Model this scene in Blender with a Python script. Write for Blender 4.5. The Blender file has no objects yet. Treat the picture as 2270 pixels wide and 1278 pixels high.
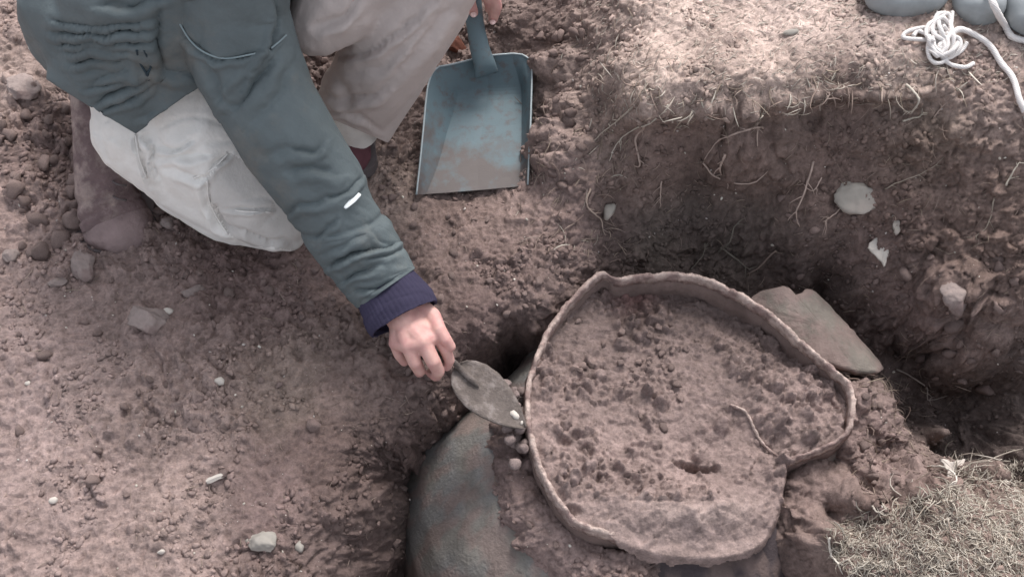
import bpy, bmesh, math, random
import numpy as np
from mathutils import Vector, Matrix

random.seed(11)
RNG = np.random.default_rng(11)
C = bpy.context.scene.collection
scn = bpy.context.scene

# ------------------------------------------------------------------ camera
W, H = 2270, 1278
FOV = 50.0
FX = W / (2 * math.tan(math.radians(FOV) / 2))
PITCH = math.radians(60)
DIST = 1.75
CAM = np.array([0, -DIST * math.cos(PITCH), DIST * math.sin(PITCH)])
FW = np.array([0, math.cos(PITCH), -math.sin(PITCH)])
RT = np.array([1.0, 0, 0])
UP = np.array([0, math.sin(PITCH), math.cos(PITCH)])
cd = bpy.data.cameras.new('camera')
cd.angle = math.radians(FOV)
cd.clip_start = 0.02
cd.clip_end = 200
cam = bpy.data.objects.new('camera', cd)
C.objects.link(cam)
cam.location = CAM
cam.rotation_euler = (math.pi / 2 - PITCH, 0, 0)
scn.camera = cam

# ------------------------------------------------------------------ world, sun, exposure
SUN_EL, SUN_AZ = 52.0, 20.0           # azimuth clockwise from +y (the far side)
w = bpy.data.worlds.new('World')
scn.world = w
w.use_nodes = True
nt = w.node_tree
bg = nt.nodes['Background']
sky = nt.nodes.new('ShaderNodeTexSky')
sky.sky_type = 'NISHITA'
sky.sun_disc = False
sky.sun_elevation = math.radians(SUN_EL)
sky.sun_rotation = math.radians(SUN_AZ)
sky.air_density = 1.0
sky.dust_density = 3.0
hs = nt.nodes.new('ShaderNodeHueSaturation')
hs.inputs['Saturation'].default_value = 0.30
nt.links.new(sky.outputs[0], hs.inputs['Color'])
nt.links.new(hs.outputs[0], bg.inputs['Color'])
bg.inputs['Strength'].default_value = 0.145
sl = bpy.data.lights.new('sun', 'SUN')
sl.energy = 1.35
sl.angle = math.radians(16)
sl.color = (1.0, 0.965, 0.93)
sun = bpy.data.objects.new('sun', sl)
C.objects.link(sun)
sd = Vector((math.sin(math.radians(SUN_AZ)) * math.cos(math.radians(SUN_EL)),
             math.cos(math.radians(SUN_AZ)) * math.cos(math.radians(SUN_EL)),
             math.sin(math.radians(SUN_EL))))
sun.rotation_euler = sd.to_track_quat('Z', 'Y').to_euler()
scn.view_settings.view_transform = 'Standard'
scn.view_settings.look = 'None'
scn.view_settings.exposure = 1.0
scn.view_settings.gamma = 1.0
scn.view_settings.use_curve_mapping = False


# ------------------------------------------------------------------ helpers
def P(px, py, z):
    """world point of height z seen at a photo pixel"""
    d = FW + RT * (px - W / 2) / FX - UP * (py - H / 2) / FX
    return CAM + d * (z - CAM[2]) / d[2]


def PS(px, py, z):
    """metres per photo pixel at that point"""
    return float(np.dot(P(px, py, z) - CAM, FW)) / FX


def tag(o, label=None, cat=None, group=None, kind=None):
    if label: o['label'] = label
    if cat: o['category'] = cat
    if group: o['group'] = group
    if kind: o['kind'] = kind
    return o


def empty(name, loc=(0, 0, 0)):
    o = bpy.data.objects.new(name, None)
    o.empty_display_size = 0.05
    o.location = loc
    C.objects.link(o)
    return o


def make_mesh(name, V, F, smooth=True, cols=None):
    me = bpy.data.meshes.new(name)
    V = np.asarray(V, dtype=np.float32)
    if isinstance(F, np.ndarray):
        Fs = [F]
    elif len(F) and isinstance(F[0], np.ndarray) and F[0].ndim == 2:
        Fs = F
    else:
        me.from_pydata(V.tolist(), [], [tuple(int(i) for i in f) for f in F])
        Fs = None
    if Fs is not None:
        loops = np.concatenate([f.ravel() for f in Fs]).astype(np.int32)
        sizes = np.concatenate([np.full(len(f), f.shape[1]) for f in Fs]).astype(np.int32)
        me.vertices.add(len(V)); me.vertices.foreach_set('co', V.ravel())
        me.loops.add(len(loops)); me.loops.foreach_set('vertex_index', loops)
        me.polygons.add(len(sizes))
        me.polygons.foreach_set('loop_start', np.concatenate([[0], np.cumsum(sizes)[:-1]]).astype(np.int32))
        me.update(calc_edges=True)
    if smooth:
        me.polygons.foreach_set('use_smooth', np.ones(len(me.polygons), dtype=bool))
    if cols is not None:
        a = me.color_attributes.new('Col', 'FLOAT_COLOR', 'POINT')
        c4 = np.ones((len(V), 4), dtype=np.float32); c4[:, :3] = cols
        a.data.foreach_set('color', c4.ravel())
    me.update()
    return me


def obj(name, me, mat, parent=None):
    o = bpy.data.objects.new(name, me)
    C.objects.link(o)
    if mat is not None and len(me.materials) == 0:
        me.materials.append(mat)
    if parent is not None:
        o.parent = parent
        # geometry is written in world coordinates: cancel the parents' offset
        off = Vector((0, 0, 0)); p = parent
        while p is not None:
            off += p.location; p = p.parent
        o.location = -off
    return o


# numpy noise ------------------------------------------------------
def _hash(ix, iy, seed):
    h = (ix.astype(np.int64) * 374761393 + iy.astype(np.int64) * 668265263 + seed * 974634777) & 0xFFFFFFFF
    h = ((h ^ (h >> 13)) * 1274126177) & 0xFFFFFFFF
    h = (h ^ (h >> 16)) & 0xFFFFFFFF
    h = (h * 2246822519) & 0xFFFFFFFF
    h = h ^ (h >> 15)
    return (h & 0xFFFFFF) / float(0xFFFFFF)


def vn(x, y, seed=0):
    x = np.asarray(x, float); y = np.asarray(y, float)
    ix = np.floor(x); iy = np.floor(y)
    fx = x - ix; fy = y - iy
    ux = fx * fx * fx * (fx * (fx * 6 - 15) + 10); uy = fy * fy * fy * (fy * (fy * 6 - 15) + 10)
    def g(a, b):
        th = _hash(ix + a, iy + b, seed) * 2 * math.pi
        return np.cos(th) * (fx - a) + np.sin(th) * (fy - b)
    n0 = g(0, 0) * (1 - ux) + g(1, 0) * ux
    n1 = g(0, 1) * (1 - ux) + g(1, 1) * ux
    return (n0 * (1 - uy) + n1 * uy) * 1.5


def fbm(x, y, seed=0, octv=4, gain=.5):
    s = 0; a = 1; f = 1; t = 0
    for i in range(octv):
        s = s + a * vn(x * f + 13.7 * i, y * f - 7.1 * i, seed + i); t += a; a *= gain; f *= 2.03
    return s / t


def worley(x, y, seed=0):
    """distance to the nearest jittered point, second distance, id of the nearest"""
    ix = np.floor(x); iy = np.floor(y)
    d1 = np.full(x.shape, 9.0); d2 = np.full(x.shape, 9.0); cid = np.zeros(x.shape); tilt = np.zeros(x.shape)
    for a in (-1, 0, 1):
        for b in (-1, 0, 1):
            cx = ix + a; cy = iy + b
            qx = cx + _hash(cx, cy, seed); qy = cy + _hash(cx, cy, seed + 7)
            d = np.hypot(qx - x, qy - y)
            idn = _hash(cx, cy, seed + 13)
            th_ = _hash(cx, cy, seed + 17) * 2 * math.pi
            tl = (x - qx) * np.cos(th_) + (y - qy) * np.sin(th_)
            near = d < d1
            d2 = np.where(near, d1, np.minimum(d2, d))
            cid = np.where(near, idn, cid); tilt = np.where(near, tl, tilt)
            d1 = np.where(near, d, d1)
    return d1, d2, cid, tilt


def sstep(a, b, x):
    t = np.clip((x - a) / (b - a), 0, 1)
    return t * t * (3 - 2 * t)


# materials ---------------------------------------------------------
def new_mat(name):
    m = bpy.data.materials.new(name); m.use_nodes = True
    t = m.node_tree
    return m, t, t.nodes['Principled BSDF']


def N(t, kind, **kw):
    n = t.nodes.new(kind)
    for k, v in kw.items():
        if k in n.inputs: n.inputs[k].default_value = v
        else: setattr(n, k, v)
    return n


def noise_node(t, scale, detail=4, rough=.6, vec=None, dist=0.0):
    n = N(t, 'ShaderNodeTexNoise', Scale=scale, Detail=detail, Roughness=rough, Distortion=dist)
    if vec: t.links.new(vec, n.inputs['Vector'])
    return n


def bump_chain(t, bsdf, items):
    """items: (socket, strength, distance)"""
    prev = None
    for s, st, di in items:
        b = N(t, 'ShaderNodeBump', Strength=st, Distance=di)
        t.links.new(s, b.inputs['Height'])
        if prev: t.links.new(prev.outputs[0], b.inputs['Normal'])
        prev = b
    t.links.new(prev.outputs[0], bsdf.inputs['Normal'])


def soil_material(name='soil', attr=True, base=(.2, .15, .14), lo=.62, hi=1.45, bump=1.0, tint=(.36, .30, .27)):
    m, t, b = new_mat(name)
    geo = t.nodes.new('ShaderNodeTexCoord').outputs['Object']
    if attr:
        a = N(t, 'ShaderNodeAttribute', attribute_name='Col'); src = a.outputs['Color']
    else:
        a = N(t, 'ShaderNodeRGB'); a.outputs[0].default_value = (*base, 1); src = a.outputs[0]
    n1 = noise_node(t, 9, 6, .65, geo)
    n2 = noise_node(t, 70, 6, .7, geo)
    n3 = noise_node(t, 320, 3, .6, geo)
    def mr(s, f0, f1, t0, t1):
        q = N(t, 'ShaderNodeMapRange'); q.inputs[1].default_value = f0; q.inputs[2].default_value = f1
        q.inputs[3].default_value = t0; q.inputs[4].default_value = t1
        t.links.new(s, q.inputs[0]); return q.outputs[0]
    m1 = mr(n1.outputs[0], .3, .7, .84, 1.16)
    m2 = mr(n2.outputs[0], .28, .72, lo, hi)
    m3 = mr(n3.outputs[0], .25, .75, .82, 1.2)
    mu = N(t, 'ShaderNodeMath', operation='MULTIPLY'); t.links.new(m1, mu.inputs[0]); t.links.new(m2, mu.inputs[1])
    mu2 = N(t, 'ShaderNodeMath', operation='MULTIPLY'); t.links.new(mu.outputs[0], mu2.inputs[0]); t.links.new(m3, mu2.inputs[1])
    sc = N(t, 'ShaderNodeVectorMath', operation='SCALE')
    t.links.new(src, sc.inputs[0]); t.links.new(mu2.outputs[0], sc.inputs['Scale'])
    # pale grit specks
    v = N(t, 'ShaderNodeTexVoronoi', Scale=150.0); t.links.new(geo, v.inputs['Vector'])
    sp = mr(v.outputs['Distance'], .10, .2, 1, 0)
    gate = mr(noise_node(t, 26, 2, .5, geo).outputs[0], .55, .68, 0, 1)
    spm = N(t, 'ShaderNodeMath', operation='MULTIPLY'); t.links.new(sp, spm.inputs[0]); t.links.new(gate, spm.inputs[1])
    spm2 = N(t, 'ShaderNodeMath', operation='MULTIPLY'); t.links.new(spm.outputs[0], spm2.inputs[0]); spm2.inputs[1].default_value = .55
    mx = N(t, 'ShaderNodeMix', data_type='RGBA')
    t.links.new(spm2.outputs[0], mx.inputs[0]); t.links.new(sc.outputs[0], mx.inputs[6]); mx.inputs[7].default_value = (*tint, 1)
    t.links.new(mx.outputs[2], b.inputs['Base Color'])
    b.inputs['Roughness'].default_value = .95
    b.inputs['Specular IOR Level'].default_value = .15
    bump_chain(t, b, [(n2.outputs[0], .55 * bump, .006), (n3.outputs[0], .5 * bump, .0025)])
    return m


def simple_mat(name, col, rough=.8, spec=.3, var=.15, scale=30, bump=.2, bscale=200, bdist=.001, col2=None, c2lo=.5, c2hi=.65, metal=0, c2scale=None, weave=False):
    m, t, b = new_mat(name)
    geo = t.nodes.new('ShaderNodeTexCoord').outputs['Object']
    n1 = noise_node(t, scale, 5, .6, geo)
    q = N(t, 'ShaderNodeMapRange'); q.inputs[1].default_value = .3; q.inputs[2].default_value = .7
    q.inputs[3].default_value = 1 - var; q.inputs[4].default_value = 1 + var
    t.links.new(n1.outputs[0], q.inputs[0])
    rgb = N(t, 'ShaderNodeRGB'); rgb.outputs[0].default_value = (*col, 1)
    src = rgb.outputs[0]
    if col2:
        n2 = noise_node(t, c2scale or scale * .6, 6, .65, geo)
        r = N(t, 'ShaderNodeMapRange'); r.inputs[1].default_value = c2lo; r.inputs[2].default_value = c2hi
        t.links.new(n2.outputs[0], r.inputs[0])
        mx = N(t, 'ShaderNodeMix', data_type='RGBA'); t.links.new(r.outputs[0], mx.inputs[0])
        t.links.new(src, mx.inputs[6]); mx.inputs[7].default_value = (*col2, 1); src = mx.outputs[2]
    sc = N(t, 'ShaderNodeVectorMath', operation='SCALE')
    t.links.new(src, sc.inputs[0]); t.links.new(q.outputs[0], sc.inputs['Scale'])
    t.links.new(sc.outputs[0], b.inputs['Base Color'])
    b.inputs['Roughness'].default_value = rough
    b.inputs['Specular IOR Level'].default_value = spec
    b.inputs['Metallic'].default_value = metal
    n3 = noise_node(t, bscale, 4, .6, geo)
    items = [(n3.outputs[0], bump, bdist)]
    if weave:
        n4 = noise_node(t, 22, 3, .5, geo, 1.0)
        items.append((n4.outputs[0], .35, .004))
    bump_chain(t, b, items)
    return m


def attr_mat(name, rough=.9, var=.15, scale=60, bump=.3, bscale=300):
    m, t, b = new_mat(name)
    geo = t.nodes.new('ShaderNodeTexCoord').outputs['Object']
    a = N(t, 'ShaderNodeAttribute', attribute_name='Col')
    n1 = noise_node(t, scale, 5, .6, geo)
    q = N(t, 'ShaderNodeMapRange'); q.inputs[1].default_value = .3; q.inputs[2].default_value = .7
    q.inputs[3].default_value = 1 - var; q.inputs[4].default_value = 1 + var
    t.links.new(n1.outputs[0], q.inputs[0])
    sc = N(t, 'ShaderNodeVectorMath', operation='SCALE')
    t.links.new(a.outputs['Color'], sc.inputs[0]); t.links.new(q.outputs[0], sc.inputs['Scale'])
    t.links.new(sc.outputs[0], b.inputs['Base Color'])
    b.inputs['Roughness'].default_value = rough
    b.inputs['Specular IOR Level'].default_value = .15
    n3 = noise_node(t, bscale, 4, .6, geo)
    bump_chain(t, b, [(n3.outputs[0], bump, .0015)])
    return m


M_SOIL = soil_material()
M_CLOD = soil_material('soil_clod', attr=True, bump=.9)
M_STRAW = attr_mat('dry_straw', .85)
M_ROOT = attr_mat('root_skin', .8, .2, 90)

# ================================================================== VESSEL GEOMETRY FACTS
POT = np.array([.268, -.197])
# rim outline traced round the mouth: photo pixel and height of the lip
RIM_PX = [(1330, 604, .004), (1362, 616, -.002), (1400, 611, .0), (1455, 606, .0), (1520, 606, .0), (1600, 630, .0), (1680, 674, .0), (1740, 720, .0),
          (1800, 775, -.002), (1850, 818, -.004), (1884, 850, -.004), (1893, 900, -.004), (1883, 950, -.006), (1850, 978, -.008),
          (1800, 1000, -.010), (1745, 1020, -.014), (1734, 1032, -.030), (1722, 1080, -.046), (1712, 1140, -.042), (1680, 1196, -.042), (1620, 1222, -.040),
          (1540, 1228, -.038), (1465, 1220, -.034), (1405, 1204, -.028), (1345, 1178, -.006), (1290, 1158, -.004), (1240, 1110, .0), (1203, 1045, .0),
          (1181, 980, .0), (1170, 915, .0), (1172, 850, .0), (1189, 790, .0), (1222, 722, .0), (1268, 662, .0)]


def closed_resample(pts, n):
    pts = np.array(pts, float)
    m = len(pts)
    out = []
    seg = np.linalg.norm(np.roll(pts, -1, 0) - pts, axis=1)
    cum = np.concatenate([[0], np.cumsum(seg)])
    for k in range(n):
        d = cum[-1] * k / n
        i = min(np.searchsorted(cum, d, 'right') - 1, m - 1)
        f = (d - cum[i]) / max(seg[i], 1e-9)
        p0, p1, p2, p3 = pts[(i - 1) % m], pts[i], pts[(i + 1) % m], pts[(i + 2) % m]
        out.append(.5 * ((2 * p1) + (-p0 + p2) * f + (2 * p0 - 5 * p1 + 4 * p2 - p3) * f * f + (-p0 + 3 * p1 - 3 * p2 + p3) * f ** 3))
    return np.array(out)


RIM = closed_resample([P(*p) for p in RIM_PX], 480)       # lip, world
RIM_ANG = np.arctan2(RIM[:, 1] - POT[1], RIM[:, 0] - POT[0])
RIM_R = np.hypot(RIM[:, 1] - POT[1], RIM[:, 0] - POT[0])


def rim_r(ang):
    o = np.argsort(RIM_ANG)
    return np.interp(ang, RIM_ANG[o], RIM_R[o], period=2 * math.pi)


SH_R = np.array([0, .02, .07, .13, .18, .215, .235, .24])      # distance outwards from the neck
SH_Z = np.array([-.070, -.078, -.100, -.140, -.19, -.25, -.33, -.42])
K_ANG = np.radians([-180, -150, -110, -80, -50, -20, 20, 50, 80, 120, 150, 165, 180])
K_VAL = np.array([.95, 1.0, .95, .8, .62, .55, .5, .45, .4, .35, .3, .45, .95])


def kfac(ang):
    return np.interp((ang + math.pi) % (2 * math.pi) - math.pi, K_ANG, K_VAL)


def shoulder_z(ang, r):
    return np.interp((r - rim_r(ang)) / kfac(ang), SH_R, SH_Z)


# ================================================================== GROUND
# oblique sheet: s = x, t along the far/up diagonal, so that the cut face is sampled as well as the floor
A = math.radians(71)
SA, CA = math.sin(A), math.cos(A)


def to_st(p):
    p = np.asarray(p)
    return p[..., 0], p[..., 1] * SA + p[..., 2] * CA


def from_stz(s, t, z):
    wv = (z - t * CA) / SA
    return np.stack([s, t * SA - wv * CA, z], -1)


CTRL = [  # photo pixel x, y, height
    (-200, -200, .06), (0, 0, .05), (0, 320, .045), (0, 640, .03), (0, 960, .03), (0, 1278, .03), (-300, 640, .03), (-300, 1278, .03),
    (300, 300, .015), (150, 560, .02), (300, 620, .015), (400, 900, .025), (300, 1200, .03), (480, 1100, .02), (620, 760, .005), (700, 560, .0),
    (760, 420, .0), (700, 180, .01), (500, -100, .03), (560, 1250, .01), (650, 1000, .01), (680, 880, .0), (800, 760, .0), (850, 850, .0),
    (700, 1278, -.01), (760, 1150, -.02), (800, 1278, -.11), (855, 1278, -.27), (890, 1278, -.35), (840, 1100, -.07), (900, 1100, -.2), (935, 1100, -.31),
    (900, 980, -.05), (960, 980, -.15), (1010, 1000, -.29), (960, 880, -.025), (1010, 900, -.10), (1050, 940, -.25),
    (1000, 820, -.03), (1040, 870, -.14), (1090, 860, -.24), (1130, 850, -.26), (1160, 830, -.25), (1100, 790, -.10), (1140, 800, -.20),
    (1000, 760, -.015), (1100, 765, -.03), (1180, 742, -.03), (1165, 790, -.19), (1200, 700, -.02),
    (930, 620, .005), (1000, 500, .01), (1100, 600, .0), (1200, 600, .005), (1250, 640, -.01), (1200, 480, .02), (1300, 520, .0), (1310, 585, -.03),
    (900, 430, .0), (1050, 430, -.012), (1050, 250, -.025), (900, 260, .0), (1150, 350, -.02), (1230, 420, .03), (1230, 300, .06), (1215, 220, .05), (1290, 330, .08), (1310, 440, .04),
    (1350, 480, -.0), (1370, 545, -.05),
    (1120, 100, .04), (1120, 0, .05), (1215, 120, .06), (1200, 0, .10), (1300, 130, .115), (1300, 0, .14), (1335, 240, .12), (1370, 330, .085), (1360, 400, .06),
    (1372, 150, .20), (1385, 0, .215), (1405, 222, .21), (1600, 0, .225), (1900, 0, .235), (2270, 0, .24), (2500, 0, .24), (1600, -200, .24), (2270, -200, .25),
    (1500, 100, .22), (1700, 100, .23), (1430, 236, .215), (1480, 238, .217), (1520, 237, .218), (1560, 234, .219), (1610, 230, .22), (1660, 224, .22), (1730, 216, .221), (1800, 207, .222), (1870, 200, .224), (1950, 192, .225), (2060, 195, .222), (2130, 260, .20), (2270, 280, .205), (2500, 300, .21),
    (1430, 254, .193), (1480, 255, .196), (1520, 254, .197), (1560, 251, .197), (1610, 248, .197), (1660, 242, .197), (1730, 235, .198), (1800, 227, .198), (1870, 220, .198), (1950, 214, .198), (1450, 290, .155), (1520, 290, .155), (1600, 288, .152), (1700, 280, .152), (1800, 275, .152), (1900, 270, .152),
    (1480, 320, .125), (1560, 320, .125), (1660, 320, .13), (1800, 320, .13), (1950, 320, .13), (2100, 350, .14), (2270, 400, .15),
    (1440, 390, .07), (1500, 400, .055), (1600, 410, .05), (1700, 440, .04), (1820, 440, .05), (1950, 450, .07), (2100, 500, .07), (2270, 560, .08), (2500, 600, .09),
    (1440, 470, -.0), (1520, 480, -.035), (1620, 490, -.045), (1720, 510, -.02), (1820, 540, .0), (1950, 570, .0), (2100, 620, .02), (2270, 700, .02),
    (1430, 560, -.055), (1520, 570, -.10), (1640, 600, -.12), (1720, 600, -.10), (1800, 625, -.10), (1900, 650, -.08), (1930, 700, -.13), (2000, 700, -.08), (2100, 760, -.09), (2270, 820, -.06),
    (1990, 780, -.20), (2050, 850, -.22), (2150, 870, -.22), (2270, 880, -.18), (2060, 930, -.26), (2150, 960, -.255), (2270, 950, -.24), (2040, 1010, -.24), (2110, 1005, -.235), (2500, 950, -.28),
    # turf edge in the near right corner
    (1870, 1188, .075), (1960, 1115, .095), (2060, 1095, .10), (2150, 1068, .105), (2270, 1038, .11), (2500, 1020, .11),
    (1900, 1278, .08), (2050, 1278, .11), (2270, 1278, .12), (2270, 1150, .12), (2500, 1278, .12), (2100, 1180, .115), (2300, 1450, .12), (1980, 1450, .10),
    (1850, 1205, .02), (1850, 1278, -.02), (1845, 1330, -.06),
    (0, 1600, .03), (500, 1600, .0), (760, 1500, -.06), (900, 1500, -.33), (1200, 1500, -.36), (1600, 1500, -.34), (1780, 1450, -.26)]
pts, hz = [], []
for px, py, z in CTRL:
    s, t = to_st(P(px, py, z)); pts.append((s, t)); hz.append(z)
for px, py in ((1950, 1100), (2060, 1080), (2150, 1050), (2270, 1020), (2500, 1000)):      # foot of the turf edge, a hand's width behind it
    q = P(px, py, .1); s, t = to_st((q[0], q[1] + .13, -.10)); pts.append((s, t)); hz.append(-.10)
# soil lying over or beside the vessel's shoulder
COVER = {}
for deg in range(-180, 180, 12):
    a = math.radians(deg)
    rn = float(rim_r(a)); k = float(kfac(a))
    for d in (.015, .05, .09, .13, .19):
        r = rn + d
        zs = float(shoulder_z(a, r))
        left = deg <= -128 or deg >= 172
        if 60 <= deg < 172: continue
        if left:
            if deg > -150 and d < .08 or (deg <= -150 and d < .06): z = max(zs + .018, (-.045 - d * .5) if deg > -150 else -9)
            else: z = zs - .05
            if d > .12: z = -.33
        elif deg > -128 and deg <= -104: z = max(zs + .012, -.045 - d * .5)
        elif deg > -104 and deg <= -50: z = zs - .03
        elif deg > -50 and deg <= 42:
            z = -.036 - d * .45 if d < .10 else (-.14 if d < .15 else -.30)
            if deg > 12 and d > .08: z = -.20
            if deg < -36 and d > .12: continue
        else: z = zs - .03 if d < .06 else -.18
        p = np.array([POT[0] + r * math.cos(a), POT[1] + r * math.sin(a), z])
        v_ = p - CAM; zz_ = v_ @ FW; qx, qy = W / 2 + FX * (v_ @ RT) / zz_, H / 2 - FX * (v_ @ UP) / zz_
        if qx > 1800 and qy > 1165 - (qx - 1850) * .37: continue
        s, t = to_st(p); pts.append((s, t)); hz.append(z)
for deg in range(0, 360, 30):                               # under the mouth
    a = math.radians(deg); s, t = to_st((POT[0] + .14 * math.cos(a), POT[1] + .14 * math.sin(a), -.16)); pts.append((s, t)); hz.append(-.16)
pts = np.array(pts); hz = np.array(hz)
# far surroundings
far = []
for s in np.linspace(-1.7, 1.7, 9):
    for t in (-1.0, 1.1):
        far.append((s, t, .03 if s < .1 else (.22 if t > 0 else .11)))
for t in np.linspace(-.9, 1.0, 6):
    far.append((-1.7, t, .03)); far.append((1.7, t, .2 if t > .1 else .11))
far = np.array(far)
pts = np.vstack([pts, far[:, :2]]); hz = np.concatenate([hz, far[:, 2]])
Dm = np.linalg.norm(pts[:, None] - pts[None], axis=2)
n = len(pts)
K = np.zeros((n + 3, n + 3)); K[:n, :n] = -Dm + np.eye(n) * .003; K[:n, n] = 1; K[:n, n + 1:] = pts; K[n, :n] = 1; K[n + 1:, :n] = pts.T
sol = np.linalg.solve(K, np.concatenate([hz, [0, 0, 0]]))


def rbf(s, t):
    sh = s.shape; q = np.stack([s.ravel(), t.ravel()], 1); out = np.empty(len(q))
    for i in range(0, len(q), 20000):
        c = q[i:i + 20000]
        out[i:i + 20000] = -np.linalg.norm(c[:, None] - pts[None], axis=2) @ sol[:n] + sol[n] + c @ sol[n + 1:]
    return out.reshape(sh)


S0, S1, T0, T1 = -1.12, 1.02, -.56, .78
DS = .0023
ns = int((S1 - S0) / DS); ntt = int((T1 - T0) / DS)
sf = np.linspace(S0, S1, ns); tf = np.linspace(T0, T1, ntt)
CG = .008
sc_ = np.arange(S0 - .03, S1 + .04, CG); tc_ = np.arange(T0 - .03, T1 + .04, CG)
ZC = rbf(*np.meshgrid(sc_, tc_))


def upsample(G, s, t):
    x = np.clip((s - sc_[0]) / CG, 1, len(sc_) - 3.001); y = np.clip((t - tc_[0]) / CG, 1, len(tc_) - 3.001)
    ix = x.astype(int); iy = y.astype(int); fx = x - ix; fy = y - iy
    def wts(f): return [.5 * (-f + 2 * f * f - f ** 3), .5 * (2 - 5 * f * f + 3 * f ** 3), .5 * (f + 4 * f * f - 3 * f ** 3), .5 * (-f * f + f ** 3)]
    wx, wy = wts(fx), wts(fy); out = 0
    for a in range(4):
        for b in range(4):
            out = out + wx[a] * wy[b] * G[iy + b - 1, ix + a - 1]
    return out


# growing margins out to the horizon
gm = .004 * 1.17 ** np.arange(1, 48); gm = np.cumsum(gm)
s_all = np.concatenate([(S0 - gm)[::-1], sf, S1 + gm]); t_all = np.concatenate([(T0 - gm)[::-1], tf, T1 + gm])
SS, TT = np.meshgrid(s_all, t_all)
Sc = np.clip(SS, S0, S1); Tc = np.clip(TT, T0, T1)
Zb = upsample(ZC, Sc, Tc)
dist_out = np.hypot(SS - Sc, TT - Tc)
Zfar = np.where(SS < .1, .03, .2) * sstep(0, 1, dist_out * 0 + 1)
Zfar = .03 + .17 * sstep(-.2, .8, SS) * sstep(-.3, .3, TT) + .08 * sstep(.3, .8, SS) * (1 - sstep(-.3, .3, TT))
kf = sstep(0, .6, dist_out)
Zb = Zb * (1 - kf) + Zfar * kf + .05 * fbm(SS * .35, TT * .35, 91, 3) * sstep(.4, 3, dist_out)


# earth: dry top soil, brown subsoil, black humus, grey ash, plus shade painted in recesses ------------
CC = [  # px, py, z, colour
    (0, 0, .05, (.27, .21, .19)), (0, 200, .04, (.27, .22, .20)), (60, 500, .03, (.25, .19, .18)), (250, 640, .02, (.23, .175, .165)), (100, 330, .03, (.17, .12, .115)),
    (0, 900, .03, (.26, .205, .205)), (200, 1100, .03, (.25, .195, .19)), (400, 900, .02, (.24, .19, .18)), (400, 1120, .02, (.31, .24, .22)), (330, 1240, .02, (.29, .225, .21)),
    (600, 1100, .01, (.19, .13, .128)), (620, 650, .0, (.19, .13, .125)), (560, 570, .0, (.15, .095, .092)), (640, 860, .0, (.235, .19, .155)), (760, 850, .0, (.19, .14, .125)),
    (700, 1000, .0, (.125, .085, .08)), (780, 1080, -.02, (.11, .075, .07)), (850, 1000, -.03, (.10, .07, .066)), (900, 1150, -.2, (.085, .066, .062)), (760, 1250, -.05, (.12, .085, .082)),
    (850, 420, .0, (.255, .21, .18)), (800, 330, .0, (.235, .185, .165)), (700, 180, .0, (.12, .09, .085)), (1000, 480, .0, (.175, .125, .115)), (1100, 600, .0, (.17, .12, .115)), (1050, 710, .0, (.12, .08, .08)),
    (1100, 40, .05, (.16, .12, .11)), (1200, 100, .08, (.17, .125, .115)), (1240, 300, .06, (.27, .205, .19)), (1230, 420, .03, (.22, .16, .15)), (1150, 780, -.1, (.09, .065, .062)),
    (1290, 500, .0, (.17, .12, .115)), (1350, 500, -.02, (.11, .08, .075)), (1320, 100, .17, (.30, .245, .22)), (1300, 250, .12, (.27, .215, .185)),
    (1500, 60, .22, (.43, .37, .32)), (1450, 180, .22, (.45, .39, .33)), (1750, 60, .23, (.43, .37, .33)), (1700, 170, .23, (.41, .35, .30)), (1950, 100, .23, (.34, .29, .26)), (1980, 170, .225, (.29, .245, .205)), (2200, 200, .22, (.27, .215, .19)), (2270, 60, .24, (.27, .24, .22)),
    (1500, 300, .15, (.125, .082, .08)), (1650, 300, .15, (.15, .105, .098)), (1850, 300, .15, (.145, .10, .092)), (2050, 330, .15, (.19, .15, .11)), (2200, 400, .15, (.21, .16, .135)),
    (1550, 430, .04, (.075, .066, .06)), (1680, 450, .04, (.08, .066, .06)), (1450, 540, -.05, (.06, .055, .046)), (1620, 560, -.1, (.062, .055, .048)), (1780, 600, -.1, (.10, .075, .07)),  # humus in the undercut, with its shade painted into the colour as well
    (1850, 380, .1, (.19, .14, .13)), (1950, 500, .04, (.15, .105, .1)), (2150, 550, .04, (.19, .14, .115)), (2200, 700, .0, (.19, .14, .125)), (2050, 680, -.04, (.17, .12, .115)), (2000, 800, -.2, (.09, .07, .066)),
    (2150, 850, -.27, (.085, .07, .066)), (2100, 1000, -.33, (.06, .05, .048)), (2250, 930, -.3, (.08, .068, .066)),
    (1950, 1200, .1, (.30, .255, .21)), (2100, 1150, .11, (.30, .25, .21)), (2200, 1230, .12, (.28, .235, .195)), (2400, 1200, .12, (.33, .30, .24)),
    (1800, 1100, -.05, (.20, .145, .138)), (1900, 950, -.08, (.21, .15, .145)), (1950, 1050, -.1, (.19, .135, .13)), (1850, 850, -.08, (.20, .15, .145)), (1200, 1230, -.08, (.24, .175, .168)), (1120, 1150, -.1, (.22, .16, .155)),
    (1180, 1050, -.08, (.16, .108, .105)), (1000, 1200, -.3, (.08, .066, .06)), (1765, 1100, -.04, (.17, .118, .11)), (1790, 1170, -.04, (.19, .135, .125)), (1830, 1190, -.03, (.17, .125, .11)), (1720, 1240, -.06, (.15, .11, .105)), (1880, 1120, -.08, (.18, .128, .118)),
    (1450, 226, .215, (.45, .39, .33)), (1510, 228, .218, (.46, .40, .34)), (1570, 222, .218, (.42, .36, .30)), (1660, 212, .22, (.38, .32, .265)), (1760, 202, .22, (.34, .29, .24)), (1460, 262, .16, (.14, .09, .085)), (1510, 260, .17, (.125, .082, .078)), (1560, 262, .165, (.125, .082, .078)), (1640, 260, .16, (.15, .105, .095)), (1740, 248, .16, (.15, .105, .095)), (1860, 236, .16, (.15, .105, .09))]
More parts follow.
